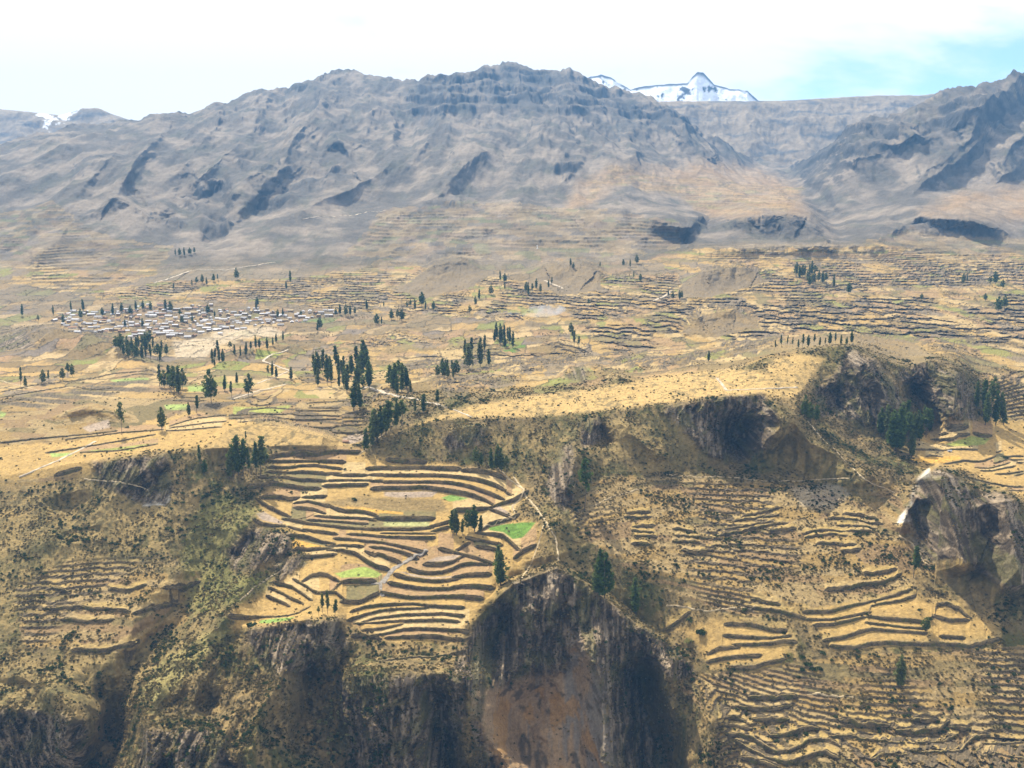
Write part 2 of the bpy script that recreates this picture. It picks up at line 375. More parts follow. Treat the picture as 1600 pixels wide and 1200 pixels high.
# cliff bands near the summits: the slope breaks into steps
BANDS = [[(632,185),(640,150),(690,117),(780,112),(860,122),(920,130),(1000,160),(1060,185),(1100,212),(1070,212),(1000,190),(940,185),(870,178),(800,182),(720,178),(660,190)],
         [(432,150),(462,139),(520,116),(500,138),(470,150)], [(860,262),(880,240),(912,262),(890,280)], [(830,180),(900,150),(960,165),(900,190)],
         [(1280,250),(1310,215),(1365,195),(1400,190),(1420,200),(1380,238),(1330,255)], [(1430,200),(1500,165),(1560,150),(1520,185),(1450,220)],
         [(280,318),(300,295),(345,285),(350,300),(300,330)], [(400,345),(410,310),(450,300),(520,270),(560,275),(470,320)], [(310,380),(330,340),(370,350),(350,375)],
         [(365,250),(420,262),(440,275),(380,270)],[(230,330),(250,345),(290,350),(280,365),(240,350)],[(1060,385),(1080,352),(1112,338),(1100,360),(1080,392)],
         [(1112,356),(1165,346),(1228,338),(1258,345),(1298,388),(1262,372),(1225,380),(1215,355),(1160,362)],[(1395,362),(1440,340),(1500,347),(1590,370),(1560,374),(1480,362)],
         [(690,320),(720,310),(745,318),(720,330)],[(640,400),(690,395),(745,412),(700,425)],
         [(1095,520),(1110,492),(1150,486),(1180,498),(1150,510)]]
M_BAND = mask(BANDS, 6, 8, 5)
stp = 85 + 0 * ZW
q = (ZW + 75 * fbm(XW / 260, YG / 300, 4, 0.55, 90)) / stp
fr = q - np.floor(q)
ZW = ZW + MT * M_BAND * stp * (0.85 * sstep(0.22, 0.75, fr) + 0.15 * fr - fr) * (.4 + .6 * sstep(-.2, .2, fbm(XW / 220, YG / 220, 3, .5, 91)))
ZW = ZW + MT * M_BAND * 9 * fbm(XW / 70, YG / 160, 3, 0.6, 95, True)

# middle distance and near ground: rough grass, hummocks, runnels
MID = (1 - MT)
big = fbm(XW / 90, YG / 110, 4, 0.5, 110)
ZW = ZW + MID * slope_grass * sstep(1500, 1900, YG) * 5.0 * (fbm(XW / 55, YG / 120, 4, .55, 112, True) - .2)
ZW = ZW + MID * slope_grass * (3.0 * big) * np.where(YG > 1250, 1.6, 1.0)
ru = fbm(XW / 16, YG / 26, 3, 0.55, 120, True)
sm = fbm(XW / 5.0, YG / 6.0, 3, 0.6, 130)
NEAR2 = 1 - sstep(1300, 2200, YG)
ZW = ZW + NEAR2 * slope_grass * (1.3 * (ru - 0.2) + 0.9 * sm) 
ZW = ZW + NEAR2 * M_PLAT * (0.25 * sm + 0.5 * big)
# rock faces: buttresses and runnels, thrust towards or away from the viewer
fl = fbm(XW / 13 + 0.9 * pn(XW / 30, ZW / 25, 3), ZW / 34 + .6 * pn(XW / 20, ZW / 20, 4), 4, 0.58, 140, True)
fl2 = fbm(XW / 30, ZW / 45, 3, 0.5, 150)
rough = fbm(XW / 3.5, ZW / 6.0, 3, 0.6, 155)
RK = M_ROCK * (1 - M_SCAR) * (1 - MT)
EDGE = curve(CURVES[1], 1, 5)
BELOW = sstep(0, 45, PYG - EDGE[None, :]) * (1 - .75 * sstep(1080, 1180, PXG)) * (1 - M_FIELD)
XS, ZS = XW + 9 * fbm(XW / 40, ZW / 40, 2, .5, 170), ZW + 9 * fbm(XW / 40 + 9, ZW / 40, 2, .5, 171)
CRAG = mask([[(1405,800),(1432,745),(1466,722),(1512,750),(1572,760),(1620,810),(1650,950),(1540,910),(1450,885)]], 10, 4, 7)
push = RK * (1 - .6 * CRAG) * (9.5 * (fl - 0.2) + 15.0 * fl2 + 3.4 * rough) + BELOW * (1 - M_SCAR) * (13 * (fbm(XS / 52, ZS / 80, 4, .55, 172, True) - .25) + 3.2 * fbm(XW / 7, ZW / 8, 3, .6, 174)) + M_SCAR * (1.6 * fbm(XW / 9, ZW / 60, 4, 0.6, 160) + 0.5 * rough)
# moved along the line of sight's ground direction, so the outline of the face stays
YG = YG - push; ZW = rz * YG + (ZW - rz * (YG + push)); XW = rx * YG
# ------------------------------------------------------------------ terrace walls, traced; each is (name of its fan, outline)
def Z(ox, oy, s, *pts):
    return [(ox + x / s, oy + y / s) for x, y in pts]
A = lambda *p: Z(390, 690, 6.667, *p)
B = lambda *p: Z(600, 690, 6.667, *p)
C = lambda *p: Z(350, 830, 6.667, *p)
D = lambda *p: Z(540, 830, 6.667, *p)
L = lambda *p: Z(260, 600, 5.0, *p)
M = lambda *p: Z(0, 400, 2.963, *p)
NN = lambda *p: Z(0, 650, 2.963, *p)
R = lambda *p: Z(1400, 660, 8.0, *p)
Q = lambda *p: Z(1260, 900, 4.706, *p)
U = lambda *p: Z(1040, 920, 6.667, *p)
V = lambda *p: Z(1110, 1050, 6.667, *p)
X = lambda *p: Z(1340, 1050, 6.154, *p)
Y1 = lambda *p: Z(960, 770, 6.667, *p)
Y2 = lambda *p: Z(1180, 770, 6.667, *p)
WW = lambda *p: Z(0, 850, 2.963, *p)
WALLS = {
 'upper': [
  A((180,170),(330,140),(500,125),(700,125),(800,110),(950,105),(1120,110)), A((120,190),(250,205),(400,205),(550,205),(700,205),(850,205),(960,210)),
  A((230,270),(400,270),(560,250),(700,250),(850,270),(930,280)), A((220,320),(400,325),(560,315),(700,325),(800,335),(910,330)),
  A((130,370),(300,380),(400,375),(520,400),(650,400),(780,410)), A((0,470),(170,455),(300,450),(400,460),(550,485),(700,490)),
  A((920,350),(1050,350),(1200,350)), A((840,405),(950,402),(1080,402),(1280,405)), A((800,460),(950,455),(1100,450),(1200,445)),
  A((1250,280),(1390,275)) + B((0,275),(200,275),(400,270),(560,280),(760,285)),
  A((1280,345),(1390,345)) + B((0,350),(200,350),(500,350),(650,355),(800,370),(900,385),(1000,400),(1150,450),(1230,490)),
  A((1290,410),(1390,410)) + B((0,420),(250,420),(500,420),(650,425),(800,445),(900,470),(1000,505),(1100,540),(1220,590)),
  A((1300,490),(1390,482)) + B((0,485),(200,480),(400,475),(550,490),(700,515),(850,540),(950,570),(1050,605),(1130,655)),
  B((60,195),(200,215),(400,215)), B((840,300),(950,300),(1100,320),(1230,370)), B((1250,520),(1330,560)),
  B((760,715),(900,710),(1080,695),(1240,640),(1350,610),(1460,545))],
 'middle': [
  A((140,585),(300,575),(420,600),(480,590)), A((590,580),(760,570)), A((110,620),(200,680),(300,730),(390,770)), A((500,635),(600,620),(700,640),(800,670)),
  A((500,690),(600,695),(700,715),(750,735)), A((830,670),(900,700),(1000,725),(1100,725),(1200,735),(1300,765)), A((720,775),(900,790),(1100,795),(1200,800),(1280,815)),
  A((640,820),(800,825),(1000,840),(1200,855)), A((380,810),(500,825),(600,850),(750,870),(900,885),(1100,905),(1300,912)) + B((0,910),(250,915),(470,900)),
  A((80,840),(150,870),(300,880),(350,885)), A((380,880),(480,910),(560,930)), A((600,920),(700,935),(800,945),(880,960)),
  A((430,980),(560,985),(650,1010),(750,1045),(860,1060)), A((1060,965),(1200,970),(1350,985)) + B((0,990),(150,995),(350,1000),(500,1000)),
  A((910,1010),(1000,1015),(1150,1030),(1350,1050)) + B((0,1055),(150,1085),(250,1110),(400,1150)), A((1330,800),(1390,800)) + B((30,800),(200,800),(490,800)),
  A((490,1130),(600,1125),(750,1115),(830,1110)), A((840,1085),(950,1080),(1150,1090)),
  A((850,1130),(950,1130),(1100,1165)) + D((150,260),(230,320),(330,370),(420,390)), A((1290,1100),(1390,1108)) + D((450,185),(600,220),(720,270)),
  A((1240,1160),(1340,1170)) + D((300,250),(450,280),(540,315)), B((0,955),(200,955),(500,960)), B((1120,710),(1200,740),(1300,780)),
  B((500,880),(580,865),(660,840)), B((530,925),(650,895)), B((1000,955),(1150,965),(1250,990),(1330,1060),(1380,1110)), B((890,1010),(1000,1030),(1150,1060),(1200,1070)),
  B((750,1140),(860,1070)), B((990,1095),(1100,1110),(1170,1130)), B((1390,1190),(1450,1140),(1550,1095)), B((1000,930),(1100,860),(1300,805),(1370,780))],
 'lower': [
  C((840,270),(1000,260),(1130,245)), C((830,515),(900,465),(1000,445),(1080,460),(1190,520)), C((760,520),(850,570),(920,620),(980,640)),
  C((550,540),(700,580),(800,640),(880,700)), C((500,600),(600,645),(700,700),(780,735)), C((480,690),(580,730),(650,765)),
  C((80,890),(250,900),(400,890),(550,890),(680,875),(780,850),(860,800)), C((990,645),(1080,635),(1170,640),(1230,695)), C((1145,610),(1200,540),(1300,520),(1420,520),(1540,520)),
  C((1250,735),(1400,740),(1460,720),(1530,680),(1600,650)), D((850,345),(1000,345),(1130,315),(1220,260)),
  D((680,400),(760,425),(850,435),(1000,430),(1100,400),(1200,350),(1300,335),(1460,345)), D((540,460),(650,490),(800,510),(900,520),(1050,515),(1150,500)),
  D((1150,475),(1300,455),(1480,450)), D((480,545),(600,570),(750,590),(900,600),(1050,600),(1200,575),(1350,570),(1510,590)),
  D((390,645),(500,665),(650,690),(850,690),(1000,680),(1200,680),(1400,700)), D((90,825),(200,790),(350,770),(550,760),(700,755),(850,775),(1000,785),(1200,795)),
  D((60,920),(200,870),(350,830),(550,810),(700,805),(820,800)), D((180,945),(320,905),(450,890),(600,870),(800,865),(1000,860),(1200,880)),
  D((130,960),(300,955),(450,940),(600,935),(800,930),(1000,925),(1150,940)), D((210,1030),(350,1020),(450,1000),(560,975)),
  D((280,1090),(450,1060),(600,1025),(750,1015),(1000,1025),(1250,1040)), D((100,1100),(200,1090),(330,1120)), D((450,1110),(700,1100),(900,1095),(1200,1130)),
  D((1010,190),(1200,235),(1350,275),(1500,330)), [(608,1031),(650,1027),(690,1024),(722,1018)]],
 'behind': [
  L((20,330),(150,290),(250,265),(400,250),(470,245)), L((20,345),(200,320),(350,300),(470,290)), L((0,365),(150,360),(300,345),(430,335)),
  L((490,245),(650,240),(800,235),(940,235)), L((490,272),(650,265),(800,262),(930,270)), L((560,298),(700,290),(850,290),(950,310)),
  L((970,230),(1050,245),(1200,245),(1350,250)), L((960,275),(1100,280),(1250,275),(1350,275)), L((980,325),(1100,338),(1300,340),(1350,325)),
  L((1090,150),(1250,140),(1420,135)), L((1110,185),(1250,190),(1370,185)), L((1000,205),(1150,210),(1350,205)), L((1400,225),(1600,220)),
  L((1370,262),(1600,258)), L((1370,290),(1600,290)), L((1360,320),(1550,320)), L((1290,375),(1430,382),(1560,375)), L((110,100),(250,110),(320,100)), L((50,130),(200,135),(310,130)),
  NN((0,125),(120,110),(280,95),(400,85),(540,70)), NN((300,108),(450,92),(550,78),(760,62)), NN((210,170),(350,150),(500,125),(720,85)), NN((370,168),(550,160),(730,130)),
  NN((250,275),(380,240)), M((0,630),(150,600),(300,585),(420,570),(520,545),(700,530)), M((0,655),(200,622),(320,602)), M((0,682),(120,662)), M((340,603),(420,622),(530,612)), M((560,560),(640,545),(720,552))],
 'east': [
  R((590,520),(720,500),(850,475),(1000,490),(1100,480),(1250,420)), R((1220,515),(1300,490),(1400,465)), R((980,560),(1150,575),(1300,540),(1430,500)),
  R((1050,600),(1200,605),(1350,570),(1500,545)), R((1230,645),(1400,640),(1600,610)), R((830,675),(1000,715),(1200,760),(1400,800),(1600,810)), R((1480,665),(1600,640)),
  R((1350,435),(1480,420),(1600,425)), R((1430,470),(1600,465)), R((1500,505),(1600,505)), R((220,335),(400,340),(580,350),(700,335),(900,335),(1020,345)),
  R((430,215),(570,215),(720,205),(780,160),(930,148)), R((640,105),(800,85),(910,60)), R((610,65),(720,50),(840,35)), R((540,155),(660,130)), R((40,405),(230,410)),
  R((370,425),(480,415),(590,430)), R((1250,375),(1320,355)), R((960,130),(1080,165),(1200,165)), R((1400,845),(1600,855))],
 'spit': [
  Q((0,265),(180,260),(300,225),(440,195),(500,180),(620,150),(740,120)), Q((462,285),(470,220),(560,200),(700,180),(780,155)), Q((20,320),(180,320),(330,295),(450,270)),
  Q((80,360),(200,355),(330,325),(450,295)), Q((465,300),(600,315),(750,325),(830,335)), Q((460,345),(600,360),(700,375),(850,385)),
  Q((150,475),(280,450),(380,415),(480,390),(600,400),(750,410),(860,420)), Q((945,290),(955,215),(1030,210),(1120,250),(1170,290)), Q((960,300),(1050,325),(1170,325)),
  Q((1010,445),(1140,455)), Q((1310,330),(1330,425)), Q((200,520),(350,530),(480,497),(600,490),(760,495),(1000,500),(1200,520),(1290,490),(1400,465)),
  U((650,370),(800,370),(900,380),(1000,405),(1120,435),(1230,440)), U((640,490),(800,500),(950,510),(1100,510),(1270,495)), U((740,580),(900,580),(1100,570),(1230,540),(1330,560)),
  U((480,660),(560,620),(740,610)), U((470,755),(600,725),(780,705),(960,695)), U((700,820),(900,815),(1050,775),(1200,750)), U((880,200),(1050,225),(1200,235),(1330,275),(1450,310)),
  U((50,400),(120,350),(220,270)), U((930,110),(1050,145),(1150,165))],
 'bottom': [
  V((430,255),(600,255),(870,255)), V((340,360),(500,385),(650,375),(800,350)), V((170,465),(260,475),(330,500)), V((130,545),(220,550),(320,575),(400,585)), V((480,490),(620,490),(780,490)),
  V((190,640),(300,650),(400,680),(500,730),(580,790),(700,840),(800,830),(900,790),(1000,730),(1100,700),(1230,720),(1320,760)),
  V((290,730),(400,810),(500,860),(620,910),(720,940),(850,940),(980,900),(1100,850),(1200,840),(1300,880)), V((650,660),(780,660),(900,620),(1000,580),(1100,585)), V((350,900),(500,940),(680,985)),
  V((1270,680),(1400,690),(1520,693)) + X((0,650),(150,655),(300,680),(420,690)), V((1380,520),(1500,545)) + X((0,520),(150,520),(270,525)),
  X((400,575),(550,590),(700,575),(800,550),(850,500)), X((510,685),(700,685),(850,670),(930,630)), X((470,750),(650,770),(850,775),(990,765),(1050,700),(1130,650),(1230,620)),
  X((560,470),(660,475),(750,475)), X((930,550),(1050,560)), X((1250,700),(1400,700),(1600,685)), X((1230,810),(1350,795),(1450,820),(1600,840)), X((170,830),(250,790),(350,790),(450,800)), X((1130,770),(1200,720))],
 'scrub': [
  Y1((170,205),(340,200)), Y1((150,250),(350,250)), Y1((230,350),(380,345)), Y1((220,395),(370,410)), Y1((250,450),(410,455)), Y1((220,535),(330,535)), Y1((650,385),(780,400)),
  Y1((670,450),(850,465),(980,480)), Y1((650,510),(850,520)), Y1((740,610),(870,620),(1000,600)), [(1165,807),(1213,795)], [(1150,815),(1210,806)], [(1140,826),(1200,817)], [(1130,836),(1225,818)],
  [(1205,830),(1238,827)], Y2((800,260),(950,260),(1100,285),(1280,320)), Y2((900,330),(1050,340),(1220,360)), Y2((980,390),(1180,405)), Y2((540,415),(650,385),(800,385),(900,390)),
  Y2((560,450),(680,440),(780,420),(920,435)), Y2((900,540),(1010,540)), Y2((930,600),(1060,595)), Y2((680,525),(880,525)), Y2((960,215),(1100,225),(1230,260)), Y2((1160,845),(1250,850),(1440,825)),
  Y2((770,1005),(1010,985),(1150,945),(1300,945),(1440,910),(1480,880))],
 'west': [
  WW((240,200),(320,215)), WW((500,210),(600,215),(680,190)), WW((200,300),(350,295),(450,300),(600,315)), WW((280,350),(450,360),(530,350)), WW((330,495),(500,495),(650,460)), WW((610,330),(760,290),(830,270)), WW((750,205),(850,200),(930,175))],
}
WALL_LIST = [(fan, p) for fan, ls in WALLS.items() for p in ls]
NWALL = len(WALL_LIST)
# where each wall crosses each column of the relief
WPY = np.full((NWALL, NX), np.nan)
WWT = np.zeros((NWALL, NX))
for i, (fan, p) in enumerate(WALL_LIST):
    p = np.array(p, float)
    p = p[np.argsort(p[:, 0], kind='stable')]
    EX = 7.0
    if fan in ('upper', 'middle', 'lower', 'bottom', 'scrub', 'spit') and p[-1, 0] - p[0, 0] > 12:      # the walls run out into the bank at both ends
        d0 = np.clip((p[1, 1] - p[0, 1]) / max(p[1, 0] - p[0, 0], 4), -.5, .5); d1 = np.clip((p[-1, 1] - p[-2, 1]) / max(p[-1, 0] - p[-2, 0], 4), -.5, .5)
        p = np.concatenate([[[p[0, 0] - EX, p[0, 1] - EX * d0]], p, [[p[-1, 0] + EX, p[-1, 1] + EX * d1]]])
    x0, x1 = p[0, 0], p[-1, 0]
    m = (PXS >= x0) & (PXS <= x1)
    if m.sum() == 0:
        continue
    WPY[i, m] = np.interp(PXS[m], p[:, 0], p[:, 1]) + 0.8 * fbm(PXS[m] / 9.0, PXS[m] * 0 + i * 3.3, 3, 0.6, 5)
    e = np.minimum(PXS[m] - x0, x1 - PXS[m])
    WWT[i, m] = np.clip(0.25 + e / 8.0, 0, 1)
FAN_H = dict(upper=.88, middle=.82, lower=.85, behind=0.8, east=0.75, spit=0.55, bottom=0.75, scrub=0.7, west=0.55)
WALL_Y = np.full((NWALL, NX), np.nan); WALL_Z = np.full((NWALL, NX), np.nan); WALL_H = np.full((NWALL, NX), np.nan)
ABOVE = np.full((NY, NX), 99.0, np.float32)
PLOT = np.full((NY, NX), -1, np.int32)      # which wall holds up the ground here
RISER = np.zeros((NY, NX), np.float32)
Z0 = ZW.copy()
MAXD = 20.0
for step in (0, 1):
    for j in range(NX):
        ids = np.where(~np.isnan(WPY[:, j]))[0]
        if len(ids) == 0:
            continue
        py = PYG[::-1, j]; yy = YG[::-1, j]; zz = Z0[::-1, j]       # bottom row first, distance rising
        yc = np.interp(-WPY[ids, j], -py, yy); zc = np.interp(-WPY[ids, j], -py, zz)
        o = np.argsort(yc); ids = ids[o]; yc = yc[o]; zc = zc[o]
        if step == 0:
            up = np.minimum(np.append(np.diff(yc), MAXD), MAXD); dn = np.minimum(np.insert(np.diff(yc), 0, MAXD), MAXD)
            zu = np.interp(yc + up / 2, yy, zz); zd = np.interp(yc - dn / 2, yy, zz)
            WALL_Y[ids, j] = yc; WALL_Z[ids, j] = zc; WALL_H[ids, j] = np.clip(zu - zd, 1.0, 5.5)
        else:
            h = WALL_H[ids, j] * WWT[ids, j]
            kx = []; kz = []; lastY = -1e9
            for k in range(len(ids)):
                d0 = yc[k] - (yc[k - 1] if k else -1e9)
                if d0 > 2 * MAXD:
                    if k: kx.append(yc[k - 1] + MAXD); kz.append(0.0)
                    kx.append(yc[k] - MAXD); kz.append(0.0)
                g = min(0.20, d0 * 0.2)
                kx += [yc[k] - g, yc[k] + g]; kz += [-h[k] / 2, h[k] / 2]
            kx.append(yc[-1] + MAXD); kz.append(0.0)
            kx = np.maximum.accumulate(np.array(kx))
            taken = set()
            for k in range(len(ids)):            # a row of ground points runs along the top and the foot of every wall
                r = int(np.searchsorted(-YG[:, j], -yc[k])) - 1
                if r < 1 or r + 1 >= NY or r in taken or r + 1 in taken or abs(YG[r, j] - yc[k]) > 6 or abs(YG[r + 1, j] - yc[k]) > 6: continue
                taken |= {r, r + 1}
                for rr, dy in ((r, .22), (r + 1, -.22)):
                    ynew = yc[k] + dy
                    ZW[rr, j] += np.interp(ynew, YG[::-1, j], Z0[::-1, j]) - np.interp(YG[rr, j], YG[::-1, j], Z0[::-1, j])
                    YG[rr, j] = ynew; XW[rr, j] = rx[rr, j] * ynew
            yg = YG[:, j]
            de = np.interp(yg, kx, kz, left=0, right=0)
            ZW[:, j] += de
            pos = np.searchsorted(yc, yg) - 1
            near_ = (pos >= 0) & (yg - yc[np.maximum(pos, 0)] < MAXD * 1.3)
            PLOT[near_, j] = ids[pos[near_]]; ABOVE[near_, j] = (yg - yc[np.maximum(pos, 0)])[near_]
            dmin = np.min(np.abs(yg[:, None] - yc[None, :]) / 1.0, axis=1)
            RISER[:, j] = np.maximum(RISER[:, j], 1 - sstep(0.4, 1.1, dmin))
    if step == 0:
        for i in range(NWALL):
            m = ~np.isnan(WALL_H[i])
            if m.any():
                WALL_H[i, m] = gauss1(WALL_H[i, m], 6.0) * FAN_H[WALL_LIST[i][0]]

# farther off, the terraces follow the lie of the ground
FAR_T = [
 (3.9, 1.0, [(860,560),(880,510),(1060,480),(1180,425),(1250,408),(1400,402),(1600,398),(1770,398),(1770,585),(1600,585),(1540,560),(1400,535),(1330,520),(1200,545),(1110,560),(1040,580),(960,575)]),
 (3.6, 1.0, [(120,462),(280,440),(440,440),(560,425),(600,408),(700,430),(860,445),(940,432),(1060,430),(1060,482),(900,508),(700,492),(520,486),(440,470),(300,472)]),
 (2.6, 1.0, [(630,575),(720,525),(800,555),(880,530),(960,570),(860,590),(760,610),(700,620)]),
 (2.6, 1.0, [(1535,585),(1770,585),(1770,665),(1580,655),(1540,620)]),
 (9.0, 0.7, [(540,400),(600,330),(760,320),(900,330),(1060,350),(1060,390),(900,405),(700,405)]),
 (8.0, 0.55, [(900,345),(930,290),(1060,300),(1110,340),(1230,330),(1255,300),(1120,285),(960,270)]),
 (8.0, 0.6, [(1300,400),(1420,360),(1590,375),(1770,360),(1770,400)]),
 (7.0, 0.45, [(0,330),(80,320),(150,370),(270,390),(240,430),(120,455),(0,440)]),
 (2.6, .75, [(880,770),(960,745),(1240,760),(1400,760),(1420,830),(1430,920),(1290,945),(1160,970),(1000,900),(900,830)]),
 (2.4, .75, [(1040,1060),(1200,1045),(1300,1030),(1560,1010),(1770,1010),(1770,1300),(1100,1300),(1120,1120)]),
 (2.6, .7, [(20,920),(100,880),(260,870),(330,900),(330,950),(200,1020),(40,1010)]), (2.6, .5, [(-170,760),(60,750),(120,740),(60,800),(-170,850)]),
 (1.6, .9, [(-170,600),(60,590),(240,575),(330,590),(470,600),(560,620),(560,690),(300,640),(100,690),(-170,700)]), (2.0, .8, [(440,560),(620,520),(700,540),(640,600),(600,640),(480,600)]),
 (5.0, 0.5, [(1000,412),(1060,396),(1180,392),(1330,390),(1480,398),(1500,410),(1250,412),(1100,425)]),
]
HUM = np.zeros((NY, NX), np.float32)
YB_ = 1 / IY; ZB_ = rz * YB_
SLOPE0 = np.gradient(ZB_, axis=0) / np.minimum(np.gradient(YB_, axis=0), -1e-3)
for _ in range(3):
    SLOPE0[1:-1] = (SLOPE0[:-2] + SLOPE0[1:-1] + SLOPE0[2:]) / 3
    SLOPE0[:, 1:-1] = (SLOPE0[:, :-2] + SLOPE0[:, 1:-1] + SLOPE0[:, 2:]) / 3
HUM = np.maximum(HUM, mask([[(1060,455),(1100,425),(1150,418),(1185,424),(1200,442),(1170,450),(1100,470)], [(1060,522),(1095,490),(1150,485),(1182,495),(1190,515),(1120,530)],
                            [(815,450),(850,415),(905,408),(938,425),(942,455),(880,462)], [(610,450),(640,440),(680,415),(720,410),(765,428),(740,450),(660,470)], [(1190,545),(1250,525),(1420,530),(1520,590),(1340,560)]], 5, 4, 6))
PATCH = np.zeros((NY, NX)); 
for k, (stp, wgt, poly) in enumerate(FAR_T):
    m = mask([poly], 8, 8, 20 + k) * (1 - HUM) * (1 - M_ROCK)
    brk = sstep(*((-0.28, -0.05) if k < 4 else (-.06, .14)), fbm(XW / 170, YG / 260, 3, 0.5, 200 + k))
    q = (ZW + 0.42 * stp * fbm(XW / 160, YG / 260, 3, 0.5, 210 + k) + stp * 0.55 * np.round(1.6 * fbm(XW / 300 + 5, YG / 900, 2, 0.5, 220 + k))) / stp
    fl_ = np.floor(q); fr = q - fl_
    s0 = np.clip(SLOPE0, .035, .6); wl_ = np.minimum(stp / s0, 90.0)
    shr = .52
    pl_ = np.where(fr < shr, fr / shr * .94, .94 + .06 * (fr - shr) / (1 - shr)); zl_ = np.where(fr < shr, .05 * fr / shr, .05 + .95 * (fr - shr) / (1 - shr))
    far = m * brk * wgt
    YG = YG + far * wl_ * (pl_ - fr); XW = rx * YG
    ZW = ZW + far * stp * (zl_ - fr)
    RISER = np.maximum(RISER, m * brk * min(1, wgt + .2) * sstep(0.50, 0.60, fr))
    cut = np.floor(XW / (38 + 10 * (k % 3)) + 0.4 * fl_ + 0.5 * fbm(XW / 90, YG / 90, 2, 0.5, 230 + k))
    hsh = (np.sin(fl_ * 12.9898 + cut * 78.233 + k) * 43758.5453)
    PATCH = np.where(m > 0.3, hsh - np.floor(hsh), PATCH)
# ------------------------------------------------------------------ colours of the ground itself (albedo; the risers also hold painted shade)
def c3(*c): return np.array(c, np.float32)
def mixc(a, b, t): return a + (b - a) * t[..., None]
STRAW, PALE, TAN, PLOUGH = c3(.37,.245,.085), c3(.42,.305,.14), c3(.30,.195,.095), c3(.18,.145,.105)
GREEN, LIME, OCHRE = c3(.10,.18,.03), c3(.24,.25,.06), c3(.46,.27,.06)
SCRUB, OLIVE, DRY = c3(.135,.10,.045), c3(.075,.072,.022), c3(.235,.165,.068)
ROCKC, ROCKL = c3(.070,.052,.033), c3(.25,.19,.125)
n1 = fbm(XW / 45, YG / 60, 4, 0.55, 300); n2 = fbm(XW / 9, YG / 12, 3, 0.6, 310); n3 = fbm(XW / 150, YG / 200, 3, 0.5, 320)
n4 = fbm(PXG / 3.0, PYG / 2.2, 2, 0.6, 330)
col = np.broadcast_to(SCRUB, (NY, NX, 3)).astype(np.float32)
col = mixc(col, OLIVE, sstep(-0.15, 0.35, n1 + 0.4 * n2))
col = mixc(col, DRY, sstep(-0.1, 0.35, 0.6 * n3 + 0.9 * n2 - 0.2 * n1))
# valley floor and its plots
valley = sstep(1150, 1400, YG) * (1 - MT)
cx_ = XW + 25 * fbm(XW / 120, YG / 150, 2, 0.5, 340); cy_ = YG + 40 * fbm(XW / 100, YG / 170, 2, 0.5, 350)
def h1(a): a = np.sin(a * 12.9898 + 4.1) * 43758.5453; return a - np.floor(a)
rowi = np.floor(cy_ / 62); rh_ = h1(rowi)
coli = np.floor((cx_ + 300 * rh_) / (38 + 46 * h1(rowi + .5)))
cell = h1(rowi * 3.7 + coli * 1.31)
cid = rowi * 1000 + coli
BORD = np.zeros((NY, NX), np.float32)
BORD[:, 1:] = cid[:, 1:] != cid[:, :-1]; BORD[1:] = np.maximum(BORD[1:], cid[1:] != cid[:-1])
BORD = BORD * (sstep(-.25, .05, fbm(XW / 60, YG / 60, 3, .6, 355))) * valley * (1 - HUM) * (1 - RISER) * (1 - M_PLAT)
ZW = ZW + .9 * BORD
def plots(h):
    c = np.broadcast_to(STRAW, h.shape + (3,)).astype(np.float32)
    for a, b, cc in [(0.0,.18,PALE),(.32,.46,TAN),(.46,.56,c3(.17,.14,.06)),(.62,.70,LIME * .8),(.70,.82,PLOUGH),(.82,.95,DRY * .8),(.984,1.0,GREEN)]:
        c = np.where(((h >= a) & (h < b))[..., None], cc, c)
    return c
pv = plots(cell)
col = mixc(col, mixc(mixc(pv, DRY * .9, sstep(-0.1, 0.4, n1)), SCRUB * 1.3, .75 * sstep(0.02, 0.3, n3 + .5 * n1)), valley * (1 - HUM))
hum_c = mixc(np.broadcast_to(c3(.19,.145,.08), col.shape), DRY, sstep(-0.3, 0.4, n1))
col = mixc(col, hum_c, valley * HUM)
col = mixc(col, col * c3(.88,.87,.90), valley * sstep(1350, 1700, YG))
# the ground browns towards the foot of the mountains
foot = valley * sstep(1700, 2400, YG)
col = mixc(col, c3(.16,.125,.08), foot * (0.40 + 0.35 * sstep(-.2, .3, n3)))
# mountains
mg = mixc(np.broadcast_to(c3(.105,.092,.076), col.shape), c3(.225,.185,.142), sstep(-0.25, 0.35, n3 + 0.5 * fbm(XW / 300, YG / 700, 4, 0.55, 360)))
mg = mixc(mg, c3(.095,.09,.065), sstep(0.05, 0.4, fbm(XW / 110, YG / 260, 4, 0.6, 370)) * 0.7)
col = mixc(col, mg, MT)
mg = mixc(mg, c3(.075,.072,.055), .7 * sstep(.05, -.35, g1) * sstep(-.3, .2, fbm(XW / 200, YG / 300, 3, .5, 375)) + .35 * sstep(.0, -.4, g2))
FAN = mask([[(880,340),(900,290),(960,265),(1100,255),(1180,265),(1240,290),(1260,335),(1160,345),(1110,340),(1060,300),(980,290)], [(1440,330),(1500,300),(1770,285),(1770,345),(1600,345)]], 14, 12, 31)
col = mixc(col, mixc(np.broadcast_to(c3(.32,.235,.15), col.shape), TAN * .9, sstep(-.3, .3, n3)), FAN * MT * .8)
